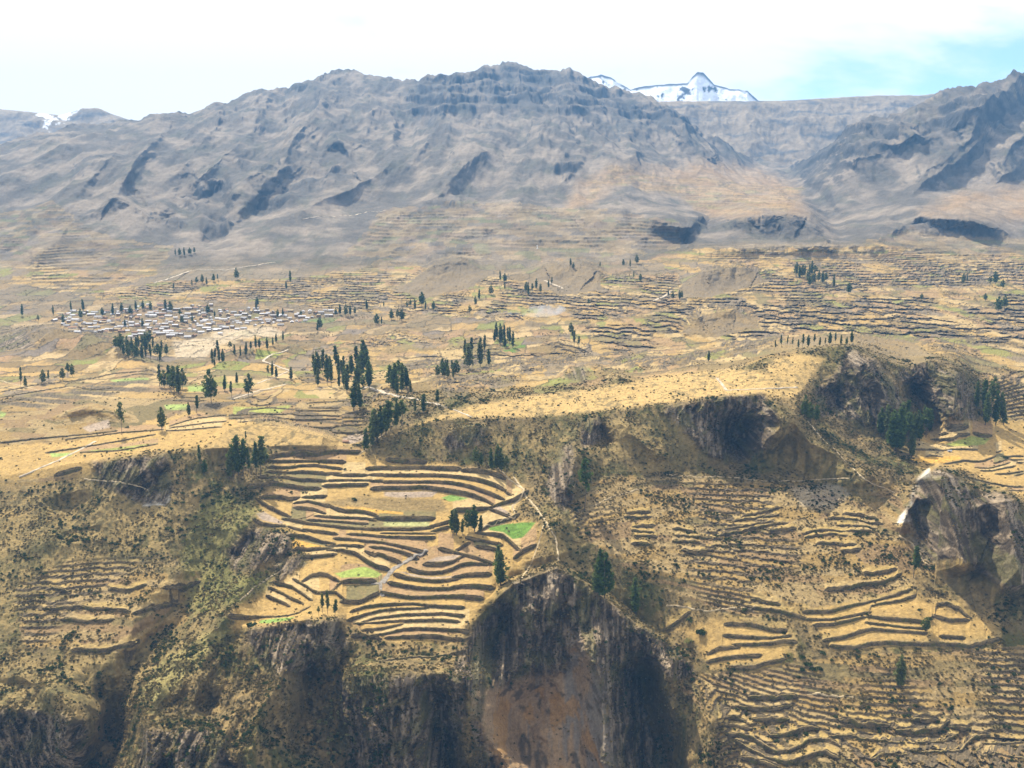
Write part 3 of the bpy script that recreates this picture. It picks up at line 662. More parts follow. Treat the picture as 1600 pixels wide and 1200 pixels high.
# terraced ground held by traced walls
rs = np.random.RandomState(3)
wall_hash = rs.rand(NWALL + 1)
wall_hash[-1] = .3
hp = wall_hash[PLOT] 
pc = plots(np.clip(hp * 0.62, 0, 1)); 
col = mixc(col, STRAW * 1.0, M_FIELD * NEAR * (0.75 + 0.25 * sstep(-.3, .3, n2)))
core = np.array([f in ('upper', 'middle', 'lower', 'behind', 'east') for f, _ in WALL_LIST] + [False])
traced = np.clip(M_FIELD * 1.6 - .5, 0, 1) * ((PLOT >= 0) & core[PLOT])
col = mixc(col, mixc(pc, DRY, 0.5 * sstep(-0.1, 0.5, n2 + 0.3 * n1)), traced)
LOWF = mask([[(1120,1075),(1770,1075),(1770,1300),(1120,1300)]], 20, 20, 33)
col = mixc(col, mixc(np.broadcast_to(c3(.27,.185,.06), col.shape), c3(.15,.115,.045), sstep(-.15, .3, n1 + .6 * n2)), M_FIELD * LOWF * .9)
WESTF = mask([[(-170,840),(350,840),(350,1040),(-170,1040)]], 20, 20, 34)
col = mixc(col, mixc(np.broadcast_to(c3(.36,.225,.085), col.shape), c3(.17,.125,.06), sstep(-.1, .35, n1 + .7 * n2)), M_FIELD * WESTF * .9)
far_p = plots(np.where(YG < 1300, PATCH * .6, (PATCH * 0.9) % 1.0)) * np.where(YG < 1300, .66, .9)[..., None]
col = np.where(((PATCH > 0) & (MT < .5))[..., None], mixc(far_p, DRY, 0.25 + 0.3 * sstep(0, .4, n1)), col)
col = np.where(((PATCH > 0) & (MT >= .5))[..., None], mixc(col, far_p, np.full(col.shape[:2], .35)), col)
# golden grass of the left-hand hillside and of the sunny flanks
GOLD = mask([[(-170,740),(60,760),(150,735),(250,760),(300,790),(270,880),(120,900),(0,1000),(60,1030),(200,1020),(330,960),(340,1020),(250,1110),(120,1110),(-170,1090)], [(1200,650),(1230,640),(1330,735),(1400,770),(1330,780),(1180,720)], [(940,660),(1040,640),(1100,720),(1000,745)], [(590,700),(640,678),(830,664),(940,657),(1000,700),(960,738),(860,722),(760,712)], [(860,790),(900,800),(920,890),(1010,960),(1090,1040),(1060,1040),(990,985),(900,900),(850,870)]], 16, 16, 35)
col = mixc(col, mixc(np.broadcast_to(c3(.27,.195,.075), col.shape), c3(.10,.085,.034), sstep(-.15, .22, n2 + .5 * n1)), GOLD * .7)
# scrub on the worn-out terraces
SCRUBBY = mask([[(880,750),(1400,750),(1440,900),(1420,930),(1240,960),(1120,960),(1000,900),(900,830)], [(1000,1050),(1140,1060),(1600,1020),(1770,1000),(1770,1110),(1600,1140),(1480,1120),(1420,1100),(1240,1075),(1130,1090),(1130,1290),(1040,1290)],
                [(-170,760),(140,740),(260,790),(300,870),(120,900),(0,960),(-170,960)]], 8, 8, 32)
# plateau: short dry grass
pl = mixc(np.broadcast_to(c3(.38,.26,.10), col.shape), c3(.19,.14,.06), sstep(-0.02, 0.36, n2 + 0.6 * n1))
col = mixc(col, pl, M_PLAT)
# named patches of the photograph: crops, fallow, burnt stubble, scree
def patch(c, *polys, soft=1.2, wob=0.8, amt=1.0):
    global col
    m = mask(list(polys), soft, wob, 41) * amt
    col = mixc(col, c * (1 + .24 * n4 + .30 * n2 + .2 * n1)[..., None].astype(np.float32), m)
patch(GREEN * 1.05, B((1090,880),(1250,850),(1400,840),(1580,850),(1500,940),(1440,1000),(1340,1030),(1240,960),(1100,930)))
patch(c3(.17,.26,.06), B((590,580),(700,530),(880,580),(780,610),(680,620)), Z(350,830,6.667,(380,920),(560,905),(740,890),(680,930),(480,960),(360,960)))
patch(c3(.25,.30,.07), Z(350,830,6.667,(1150,450),(1470,360),(1600,400),(1640,430),(1560,500),(1230,500)), wob=.4)
patch(c3(.24,.30,.085), M((870,605),(950,605),(950,628),(870,628)), M((510,575),(600,565),(690,565),(680,580),(560,600)), M((760,690),(870,685),(865,715),(770,710)), M((0,720),(30,725),(20,745),(0,750)), NN((230,170),(340,170),(330,185),(240,190)))
patch(LIME, R((620,260),(760,210),(900,170),(1050,160),(1180,190),(1100,270),(900,300),(700,290)), M((1080,705),(1350,695),(1300,728),(1080,735)), M((1190,440),(1310,450),(1280,475),(1180,480)), NN((380,165),(700,130),(730,125),(600,160)))
patch(OCHRE, C((710,90),(760,80),(1000,150),(1090,160),(900,180),(720,195)), A((830,660),(1000,660),(1300,710),(1600,750),(1600,780),(1300,750),(1000,710)), R((120,470),(400,430),(780,420),(820,460),(600,510),(400,510)))
patch(c3(.29,.225,.165), B((0,510),(380,505),(560,500),(500,570),(200,590),(0,560)), D((840,340),(1000,260),(1210,235),(1130,305),(1000,330)), D((540,440),(700,440),(900,480),(1140,470),(1140,490),(900,505),(700,480)), B((1110,690),(1200,660),(1330,770),(1250,760)), A((1130,640),(1600,590),(1600,700),(1300,690)), L((1370,430),(1450,390),(1560,390),(1550,440),(1440,470)), A((60,760),(150,720),(350,840),(320,870),(120,830)), [(140,676),(172,668),(170,655),(128,668)])
patch(c3(.30,.29,.12), B((0,820),(480,820),(470,890),(0,890)))
patch(c3(.62,.58,.50), R((330,640),(420,580),(440,700),(400,860),(360,1000),(300,1120),(180,1230),(20,1250),(60,1150),(180,1020),(210,860),(270,720)), soft=3, wob=3)
patch(c3(.5,.46,.38), Z(0,650,2.963,(740,265),(755,270),(790,390),(760,420),(660,420),(700,370)), soft=2, wob=2)
patch(c3(.40,.35,.28), [(1235,760),(1310,755),(1330,770),(1300,795),(1250,790)], [(1420,835),(1440,850),(1460,880),(1448,878),(1425,850)], soft=4, wob=4, amt=.35)
patch(c3(.17,.155,.05), [(330,775),(385,780),(408,795),(390,820),(355,860),(352,890),(385,900),(440,892),(400,930),(340,955),(300,965),(285,900),(285,850),(300,810)], soft=10, wob=8, amt=.8)
patch(c3(.24,.205,.075), [(250,1035),(330,985),(360,985),(300,1050),(240,1110),(215,1090)], soft=8, wob=8, amt=.8)
patch(DRY * .95, [(480,790),(560,775),(690,780),(700,800),(640,800),(560,795)], soft=4, wob=4)
patch(c3(.38,.31,.21), [(270,535),(330,525),(345,515),(420,512),(450,520),(340,540),(320,560),(275,560)], soft=3, wob=3, amt=.8)
# the little shelves above the banks of the overgrown terraces stay bare and golden
wildf = np.array([f in ('bottom', 'scrub', 'west', 'spit') for f, _ in WALL_LIST] + [False])
shelf = wildf[PLOT] * (PLOT >= 0) * (1 - sstep(4.0, 9.0, ABOVE + 5 * n2)) * (1 - M_FIELD)
col = mixc(col, mixc(np.broadcast_to(c3(.34,.24,.085), col.shape), PALE * .8, sstep(-.2, .4, n1)), shelf * .9)
col = mixc(col, c3(.07,.055,.032), BORD * .85)
# risers: dark stone, with the shadow of bushes painted into the colour; then rock
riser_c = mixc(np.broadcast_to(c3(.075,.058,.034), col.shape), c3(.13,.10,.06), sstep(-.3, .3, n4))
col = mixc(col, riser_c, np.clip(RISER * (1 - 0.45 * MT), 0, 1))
rk = mixc(np.broadcast_to(ROCKC, col.shape), ROCKL, sstep(-0.02, 0.38, fbm(XW / 6, ZW / 17, 4, 0.68, 380) + .25 * fbm(XW / 2.2, ZW / 2.5, 2, .6, 381)))
rk = mixc(rk, c3(.27,.215,.15), .8 * sstep(.08, .32, fbm(XW / 4.5, ZW / 70, 4, .6, 385)))
rk = mixc(rk, c3(.115,.105,.036), 0.62 * sstep(0.0, 0.22, fbm(XW / 18, ZW / 22, 4, 0.6, 390)))
col = mixc(col, rk, M_ROCK * (1 - MT))
sc_ = mixc(np.broadcast_to(c3(.29,.195,.105), col.shape), c3(.21,.175,.135), sstep(-0.1, 0.25, fbm(XW / 9, ZW / 45, 5, 0.62, 400) + (PXG - 880) / 300))
sc_ = mixc(sc_, c3(.075,.058,.036), sstep(.08, .3, fbm(XW / 12, ZW / 14, 4, .65, 402)) * .8); sc_ = mixc(sc_, c3(.34,.19,.06), sstep(.12, .3, fbm(XW / 20, ZW / 26, 4, .6, 403)) * .7)
col = mixc(col, sc_, M_SCAR)
# steep mountain faces are bare, dark rock
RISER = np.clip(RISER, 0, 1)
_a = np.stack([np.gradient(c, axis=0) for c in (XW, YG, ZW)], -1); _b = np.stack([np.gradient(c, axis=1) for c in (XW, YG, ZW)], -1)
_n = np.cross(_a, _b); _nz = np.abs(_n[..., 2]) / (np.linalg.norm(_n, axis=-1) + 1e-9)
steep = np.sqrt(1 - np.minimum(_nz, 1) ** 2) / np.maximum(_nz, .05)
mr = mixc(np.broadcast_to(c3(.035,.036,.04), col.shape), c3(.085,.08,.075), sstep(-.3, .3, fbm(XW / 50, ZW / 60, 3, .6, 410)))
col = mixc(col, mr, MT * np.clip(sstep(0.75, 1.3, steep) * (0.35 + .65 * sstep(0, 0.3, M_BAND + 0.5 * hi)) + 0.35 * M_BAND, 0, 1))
col = col * (1 + 0.16 * n4 + 0.10 * fbm(XW / 2.5, YG / 3.5, 2, .5, 420))[..., None]
col = np.clip(col, 0.02, 0.75)

# ------------------------------------------------------------------ ground meshes
def ground_mat(name, rough=0.95, grain=(0.35, 0.9), bump=None):
    m = bpy.data.materials.new(name); m.use_nodes = True
    t = m.node_tree; b = t.nodes['Principled BSDF']
    b.inputs['Roughness'].default_value = rough
    b.inputs['Specular IOR Level'].default_value = 0.1
    at = N(t, 'ShaderNodeAttribute', attribute_name='ground')
    co = N(t, 'ShaderNodeTexCoord')
    no = N(t, 'ShaderNodeTexNoise'); no.inputs['Scale'].default_value = grain[0]; no.inputs['Detail'].default_value = 6; no.inputs['Roughness'].default_value = 0.65
    mr_ = N(t, 'ShaderNodeMapRange'); mr_.inputs['From Min'].default_value = 0.3; mr_.inputs['From Max'].default_value = 0.7
    mr_.inputs['To Min'].default_value = 0.72; mr_.inputs['To Max'].default_value = 1.25
    mu = N(t, 'ShaderNodeVectorMath', operation='SCALE')
    t.links.new(co.outputs['Object'], no.inputs['Vector']); t.links.new(no.outputs['Fac'], mr_.inputs['Value'])
    t.links.new(at.outputs['Color'], mu.inputs[0]); t.links.new(mr_.outputs['Result'], mu.inputs['Scale'])
    t.links.new(mu.outputs['Vector'], b.inputs['Base Color'])
    if bump:
        n2_ = N(t, 'ShaderNodeTexNoise'); n2_.inputs['Scale'].default_value = bump[0]; n2_.inputs['Detail'].default_value = 7; n2_.inputs['Roughness'].default_value = .7
        bp = N(t, 'ShaderNodeBump'); bp.inputs['Strength'].default_value = .9; bp.inputs['Distance'].default_value = bump[1]
        t.links.new(co.outputs['Object'], n2_.inputs['Vector']); t.links.new(n2_.outputs['Fac'], bp.inputs['Height']); t.links.new(bp.outputs['Normal'], b.inputs['Normal'])
    return m
MAT_GROUND = ground_mat('dry_ground', grain=(0.30, 0), bump=(.22, 2.2))
MAT_MOUNT = ground_mat('mountain_ground', grain=(0.02, 0), bump=(.045, 14.0))
def mesh_np(name, co, faces, colors=None, mat=None, smooth=False):
    me = bpy.data.meshes.new(name)
    nv, nf = len(co), len(faces); k = faces.shape[1]
    me.vertices.add(nv); me.vertices.foreach_set('co', np.asarray(co, np.float32).ravel())
    me.loops.add(nf * k); me.loops.foreach_set('vertex_index', np.asarray(faces, np.int32).ravel())
    me.polygons.add(nf); me.polygons.foreach_set('loop_start', np.arange(0, nf * k, k, dtype=np.int32))
    if colors is not None:
        a = me.color_attributes.new('ground', 'FLOAT_COLOR', 'POINT')
        c4 = np.ones((nv, 4), np.float32); c4[:, :3] = colors
        a.data.foreach_set('color', c4.ravel())
    me.update(calc_edges=True)
    me.polygons.foreach_set('use_smooth', np.full(nf, smooth, bool))
    if mat: me.materials.append(mat)
    return me
def obj(name, me, parent=None, loc=None):
    o = bpy.data.objects.new(name, me); COL.objects.link(o)
    if parent: o.parent = parent
    if loc is not None: o.location = loc
    return o
def struct(name, me):
    o = obj(name, me); o['kind'] = 'structure'; return o
PW = np.stack([XW, YG, ZW + CZ], axis=-1).astype(np.float32)     # the finished ground, point by point
idx = np.arange(NY * NX).reshape(NY, NX)
FQ = np.stack([idx[1:, :-1], idx[1:, 1:], idx[:-1, 1:], idx[:-1, :-1]], axis=-1)
fY = YG[1:, :-1]
zone = np.where(fY > 2800, 0, np.where(fY > 1300, 1, 2))
pwf = PW.reshape(-1, 3); cf = col.reshape(-1, 3)
for z, nm, mt in [(0, 'mountains', MAT_MOUNT), (1, 'valley_floor', MAT_GROUND), (2, 'canyon_slope', MAT_GROUND)]:
    f = FQ[zone == z].reshape(-1, 4)
    u, inv = np.unique(f, return_inverse=True)
    struct(nm, mesh_np(nm, pwf[u], inv.reshape(-1, 4), cf[u], mt, smooth=(z == 0)))
def at(px, py):
    """the ground point seen at a photograph pixel"""
    j = int(np.clip(round((px - PXS[0]) / 1.75), 0, NX - 1))
    i = int(np.argmin(np.abs(PYG[:, j] - py)))
    return Vector(PW[i, j])
from mathutils import Vector
# backs of the ranges and the canyon floor, out of sight from the view point
tp = PW[0]; back = tp.copy(); back[:, 1] += 2500; back[:, 0] *= 1.3; back[:, 2] -= 700
co_ = np.concatenate([tp, back]); k = np.arange(NX - 1)
bk = np.stack([k, k + 1, k + 1 + NX, k + NX], axis=-1)
struct('mountain_back', mesh_np('mountain_back', co_, bk, np.broadcast_to(c3(.25,.2,.13), (2 * NX, 3)), MAT_MOUNT, True))
bt = PW[-1]; fl0 = bt.copy(); fl0[:, 1] -= 60; fl0[:, 2] = CZ - 640
fl1 = fl0.copy(); fl1[:, 1] = 250
co_ = np.concatenate([bt, fl0, fl1])
bk = np.concatenate([np.stack([k, k + NX, k + 1 + NX, k + 1], axis=-1)[:, ::-1], np.stack([k + NX, k + 2 * NX, k + 1 + 2 * NX, k + 1 + NX], axis=-1)[:, ::-1]])
struct('canyon_floor', mesh_np('canyon_floor', co_, bk, np.broadcast_to(c3(.2,.16,.1), (3 * NX, 3)), MAT_GROUND))

# distant tableland and the snow peaks
def far_range(name, prof, depth, back_drop, colfun, n1_, amp, seed, dz_base=-0.012, rows=70, run=0.16):
    p = np.array(prof, float)
    xs = np.arange(p[0, 0], p[-1, 0], 1.2)
    ty = np.interp(xs, p[:, 0], p[:, 1]) + n1_ * fbm(xs / 14.0, xs * 0 + .3, 4, .6, seed)
    t = np.linspace(0, 1, rows)[:, None]
    bx, bz = ray(xs, ty)
    Y_ = depth * (1 - run * t) * np.ones_like(xs)[None, :]
    X_ = bx[None, :] * Y_
    zt = bz * depth
    Z_ = zt[None, :] * (1 - t) + t * (dz_base * depth) 
    nn = fbm(X_ / (amp * 5), Y_ / (amp * 11), 5, .55, seed + 5, True) - .3 
    Z_ = Z_ + amp * nn * np.minimum(1, t * 8)
    cc = colfun(X_, Y_, Z_, t, seed)
    bkx = X_[0] * 1.2; P_ = np.concatenate([np.stack([bkx, Y_[0] * 1.15, Z_[0] - back_drop], -1)[None], np.stack([X_, Y_, Z_], -1)])
    P_[..., 2] += CZ
    cc = np.concatenate([cc[:1], cc])
    n, m_ = P_.shape[:2]; ix = np.arange(n * m_).reshape(n, m_)
    f = np.stack([ix[1:, :-1], ix[1:, 1:], ix[:-1, 1:], ix[:-1, :-1]], -1).reshape(-1, 4)
    return struct(name, mesh_np(name, P_.reshape(-1, 3), f, cc.reshape(-1, 3), MAT_MOUNT, True))
def land(X_, Y_, Z_, t, s):
    c = mixc(np.broadcast_to(c3(.25,.20,.14), X_.shape + (3,)), c3(.12,.11,.10), sstep(0.0, .35, fbm(X_ / 260, Y_ / 300 + Z_ / 90, 4, .6, s + 9)))
    return c
def snowy(X_, Y_, Z_, t, s):
    n = fbm(X_ / 190, Z_ / 190, 5, .6, s + 9)
    rockm = sstep(0.10, 0.20, 1.25 * n + 0.75 * t - 0.24 + 0.25 * fbm(X_ / 60, Z_ / 200, 3, .6, s + 14))
    rockm = np.maximum(rockm, (1 - sstep(.012, .055, t)) * sstep(-.25, .05, n + .1))
    return mixc(np.broadcast_to(c3(.80,.83,.90), X_.shape + (3,)), c3(.05,.05,.06), rockm)
far_range('distant_tableland', [(940,168),(1000,160),(1060,158),(1120,158),(1180,158),(1230,157),(1300,153),(1370,149),(1440,149),(1500,142),(1560,130),(1640,120)], 7700, 800, land, 1.0, 110, 500, dz_base=.004)
_base_land = land
def land_snow(X_, Y_, Z_, t, s):
    return mixc(_base_land(X_, Y_, Z_, t, s), c3(.78,.81,.88), sstep(.02, .12, fbm(X_ / 150, Y_ / 150, 4, .6, s + 30) - t * 1.2 + .05) * (np.abs(X_ + 3400) < 150))
far_range('distant_ridge', [(-200,165),(-60,168),(0,170),(60,176),(95,180),(110,176),(130,169),(155,169),(175,178),(200,186),(260,200)], 7800, 800, land_snow, 1.2, 110, 520, dz_base=.0)
far_range('snow_peak', [(880,140),(905,128),(922,120),(940,117),(955,121),(972,132),(985,140),(1010,134),(1050,131),(1074,130),(1083,119),(1090,112),(1099,113),(1106,121),(1116,132),(1140,139),(1155,140),(1168,142),(1185,157),(1230,175)], 10000, 900, snowy, 1.6, 80, 540, dz_base=.03, run=.10)
# ------------------------------------------------------------------ materials of the things
def simple(name, c, rough=.85, metal=0.0, var=0.0, grain=None):
    m = bpy.data.materials.new(name); m.use_nodes = True
    t = m.node_tree; b = t.nodes['Principled BSDF']
    b.inputs['Roughness'].default_value = rough; b.inputs['Metallic'].default_value = metal
    b.inputs['Specular IOR Level'].default_value = 0.2
    rgb = N(t, 'ShaderNodeRGB'); rgb.outputs[0].default_value = (*c, 1)
    last = rgb.outputs[0]
    if var:
        oi = N(t, 'ShaderNodeObjectInfo'); mr_ = N(t, 'ShaderNodeMapRange')
        mr_.inputs['To Min'].default_value = 1 - var; mr_.inputs['To Max'].default_value = 1 + var
        mu = N(t, 'ShaderNodeVectorMath', operation='SCALE')
        t.links.new(oi.outputs['Random'], mr_.inputs['Value']); t.links.new(last, mu.inputs[0]); t.links.new(mr_.outputs['Result'], mu.inputs['Scale'])
        last = mu.outputs['Vector']
    if grain:
        tc_ = N(t, 'ShaderNodeTexCoord'); no = N(t, 'ShaderNodeTexNoise'); no.inputs['Scale'].default_value = grain; no.inputs['Detail'].default_value = 5
        mr_ = N(t, 'ShaderNodeMapRange'); mr_.inputs['From Min'].default_value = .3; mr_.inputs['From Max'].default_value = .7; mr_.inputs['To Min'].default_value = .55; mr_.inputs['To Max'].default_value = 1.45
        mu = N(t, 'ShaderNodeVectorMath', operation='SCALE')
        t.links.new(tc_.outputs['Object'], no.inputs['Vector']); t.links.new(no.outputs['Fac'], mr_.inputs['Value']); t.links.new(last, mu.inputs[0]); t.links.new(mr_.outputs['Result'], mu.inputs['Scale'])
        last = mu.outputs['Vector']
    t.links.new(last, b.inputs['Base Color'])
    return m
def foliage_mat(name, stops):
    """leaf colour varies from plant to plant"""
    m = bpy.data.materials.new(name); m.use_nodes = True
    t = m.node_tree; b = t.nodes['Principled BSDF']; b.inputs['Roughness'].default_value = .8; b.inputs['Specular IOR Level'].default_value = .15
    oi = N(t, 'ShaderNodeObjectInfo'); rp = N(t, 'ShaderNodeValToRGB')
    e = rp.color_ramp.elements
    while len(e) < len(stops): e.new(0.5)
    for k, c in enumerate(stops):
        e[k].position = k / (len(stops) - 1); e[k].color = (*c, 1)
    tc_ = N(t, 'ShaderNodeTexCoord'); no = N(t, 'ShaderNodeTexNoise'); no.inputs['Scale'].default_value = .6; no.inputs['Detail'].default_value = 3
    mr_ = N(t, 'ShaderNodeMapRange'); mr_.inputs['From Min'].default_value = .3; mr_.inputs['From Max'].default_value = .7; mr_.inputs['To Min'].default_value = .6; mr_.inputs['To Max'].default_value = 1.5
    mu = N(t, 'ShaderNodeVectorMath', operation='SCALE')
    t.links.new(oi.outputs['Random'], rp.inputs['Fac']); t.links.new(tc_.outputs['Object'], no.inputs['Vector']); t.links.new(no.outputs['Fac'], mr_.inputs['Value'])
    t.links.new(rp.outputs['Color'], mu.inputs[0]); t.links.new(mr_.outputs['Result'], mu.inputs['Scale']); t.links.new(mu.outputs['Vector'], b.inputs['Base Color'])
    tl = N(t, 'ShaderNodeBsdfTranslucent'); ms = N(t, 'ShaderNodeMixShader'); ms.inputs['Fac'].default_value = .45
    t.links.new(mu.outputs['Vector'], tl.inputs['Color']); t.links.new(b.outputs['BSDF'], ms.inputs[1]); t.links.new(tl.outputs['BSDF'], ms.inputs[2]); t.links.new(ms.outputs['Shader'], t.nodes['Material Output'].inputs['Surface'])
    return m
M_LEAF = foliage_mat('eucalyptus_leaves', [(.050,.080,.016), (.075,.105,.024), (.105,.120,.036)])
M_BUSHG = foliage_mat('green_shrub_leaves', [(.030,.050,.012), (.055,.070,.020)])
M_PALEB = foliage_mat('pale_shrub_leaves', [(.26,.24,.085), (.17,.175,.055), (.33,.30,.12)])
M_TUFT = foliage_mat('dry_tufts', [(.055,.055,.02), (.13,.105,.045), (.075,.065,.028), (.30,.22,.095), (.16,.13,.05), (.10,.085,.035)])
M_BARK = simple('bark', (.10,.08,.058), grain=.8)
M_STONE = simple('wall_stone', (.15,.115,.075), var=.18, grain=.55)
M_STONEG = simple('channel_stone', (.20,.175,.145), grain=.4)
M_PATH = simple('trodden_earth', (.36,.28,.165), grain=.25)
M_ROAD = simple('road_dust', (.36,.30,.22), grain=.15)
M_PLASTER = simple('village_plaster', (.50,.44,.36), var=.3)
M_ADOBE = simple('adobe', (.20,.14,.085), grain=.7)
M_TIN = simple('tin_roof', (.33,.33,.35), rough=.65, var=.4)
M_RUST = simple('rust_roof', (.26,.15,.09), var=.25)
M_THATCH = simple('thatch_roof', (.36,.28,.16), var=.2)
M_WHITE = simple('whitewash', (.80,.79,.76))

def tag(o, label, cat, group=None):
    o['label'] = label; o['category'] = cat
    if group: o['group'] = group
    return o
def empty(name, loc):
    o = bpy.data.objects.new(name, None); COL.objects.link(o); o.location = loc; o.empty_display_size = 1.0
    return o
def pymesh(name, v, f, mat):
    me = bpy.data.meshes.new(name); me.from_pydata([tuple(p) for p in v], [], f); me.materials.append(mat); me.update(); return me
rnd = random.Random(11)
ORD = ['first','second','third','fourth','fifth','sixth','seventh','eighth','ninth','tenth','eleventh','twelfth','thirteenth','fourteenth','fifteenth','sixteenth','seventeenth','eighteenth','nineteenth','twentieth']
TENS = {20:'twenty',30:'thirty',40:'forty',50:'fifty',60:'sixty',70:'seventy',80:'eighty',90:'ninety'}
def nth(k):
    if k < 20: return ORD[k]
    n = k + 1; t_, u_ = n // 10 * 10, n % 10
    return TENS[t_] + '-' + ORD[u_ - 1] if u_ else TENS[t_][:-1] + 'ieth'

# ------------------------------------------------------------------ terrace walls
MAT_WALL = ground_mat('dry_stone', grain=(1.4, 0))
FAN_TXT = dict(upper=('top tier of the central terraces', 'terrace walls at the top of the central slope'), middle=('middle tier of the central terraces', 'terrace walls in the middle of the central slope'),
               lower=('bottom tier of the central terraces', 'terrace walls above the canyon cliff'), behind=('fields behind the left rim', 'field walls behind the left rim'),
               east=('terraces behind the right-hand rock ridge', 'terrace walls behind the rock ridge'), spit=('straw terraces below the lone right tree', 'terrace walls of the straw spur'),
               bottom=('wavy terraces at the bottom right', 'wavy terrace walls at the bottom right'), scrub=('overgrown slope below the dark cliff', 'ruined terrace walls on the scrub slope'),
               west=('orange fields on the left ledge', 'banks on the left ledge'))
def wall_mesh(i):
    m = np.where(~np.isnan(WALL_Y[i]))[0]
    if len(m) < 2: return None
    yy = WALL_Y[i, m]; zz = WALL_Z[i, m]; e_ = np.minimum(np.arange(len(m)), np.arange(len(m))[::-1])
    hh = np.maximum(WALL_H[i, m] * WWT[i, m], .5) * np.clip(.10 + e_ / 18.0, 0, 1) ** .8
    hh = hh * (.95 + .55 * fbm(m / 9.0, m * 0 + i * 1.7, 3, .65, 8)); hh = hh * (1 - .6 * sstep(.22, .38, fbm(m / 14.0, m * 0 + i * 2.9, 2, .6, 18)))
    xx = ray(PXS[m], WPY[i, m])[0] * yy
    n = len(m); s = np.arange(n) * 1.0 + i * 31.7
    tx = np.gradient(xx); ty = np.gradient(yy); ln = np.hypot(tx, ty) + 1e-6
    nx_, ny_ = ty / ln, -tx / ln                       # towards the viewer
    fl_ = np.where(ny_ > 0, -1, 1); nx_ *= fl_; ny_ *= fl_
    lump = lambda k, a: 1.25 * a * fbm(s / 2.2, s * 0 + k * 5.1, 4, .75, 9)
    prof = [(.55 + lump(1, .4), -.5 * hh - .5), (.42 + lump(2, .55), -.22 * hh + lump(3, .2)), (.34 + lump(4, .55), .15 * hh + lump(5, .2)), (.15 + lump(6, .4), .5 * hh + .25 + lump(7, .55)),
            (-.65 + lump(8, .3), .5 * hh + .30 + lump(9, .45)), (-1.1, .5 * hh - .35)]
    rows = [np.stack([xx + nx_ * o_, yy + ny_ * o_, zz + h_ + CZ + 0 * xx], -1) for o_, h_ in prof]
    v = np.stack(rows, 1).reshape(-1, 3); k = len(prof)
    c0 = np.array([xx.mean(), yy.mean(), (zz - .5 * hh).mean() + CZ])
    f = [(a * k + b, (a + 1) * k + b, (a + 1) * k + b + 1, a * k + b + 1) for a in range(n - 1) for b in range(k - 1)]
    f += [tuple(range(k)), tuple(range((n - 1) * k + k - 1, (n - 1) * k - 1, -1))]
    s2 = np.repeat(s, k); pk = np.tile(np.arange(k), n)
    wn = fbm(s2 / 3.0, pk * .8, 3, .6, 12); wl_ = fbm(s2 / 12.0, pk * .3, 2, .5, 14)
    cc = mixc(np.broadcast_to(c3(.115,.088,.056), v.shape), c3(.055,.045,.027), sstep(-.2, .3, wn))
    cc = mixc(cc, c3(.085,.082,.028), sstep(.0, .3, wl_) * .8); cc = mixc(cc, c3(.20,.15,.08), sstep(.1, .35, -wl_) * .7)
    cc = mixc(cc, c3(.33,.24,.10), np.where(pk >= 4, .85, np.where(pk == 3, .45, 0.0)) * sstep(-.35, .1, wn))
    return v - c0, f, c0, (xx, yy, zz, hh), cc
order = {}
for fan in WALLS:
    ids = [i for i in range(NWALL) if WALL_LIST[i][0] == fan]
    ids.sort(key=lambda i: -np.mean([q[1] for q in WALL_LIST[i][1]]))
    for k, i in enumerate(ids): order[i] = (k, len(ids))
WALL_TUFTS = []
for i in range(NWALL):
    w = wall_mesh(i)
    if w is None: continue
    v, f, c0, (xx, yy, zz, hh), cc = w
    me_ = pymesh('terrace_wall', v, f, MAT_WALL)
    ca = me_.color_attributes.new('ground', 'FLOAT_COLOR', 'POINT'); ca.data.foreach_set('color', np.c_[cc, np.ones(len(cc))].astype(np.float32).ravel())
    o = obj('terrace_wall', me_, loc=c0); o['kind'] = 'thing'
    fan = WALL_LIST[i][0]; k, n = order[i]
    length = math.hypot(xx[-1] - xx[0], yy[-1] - yy[0]); bow = np.abs(yy - np.linspace(yy[0], yy[-1], len(yy))).max()
    kind = ('short ' if length < 35 else 'long ' if length > 95 else '') + ('curved ' if bow > 7 else 'straight ' if bow < 2.5 else 'bent ')
    tag(o, kind + 'dry-stone terrace wall, ' + nth(k) + ' up in the ' + FAN_TXT[fan][0], 'terrace wall', FAN_TXT[fan][1])
    for q in range(0, len(xx)):
        if rnd.random() < .75:
            WALL_TUFTS.append((xx[q] + rnd.uniform(-.6, .6), yy[q] - rnd.uniform(-.3, .9), zz[q] + CZ + hh[q] * rnd.uniform(-.5, .4)))

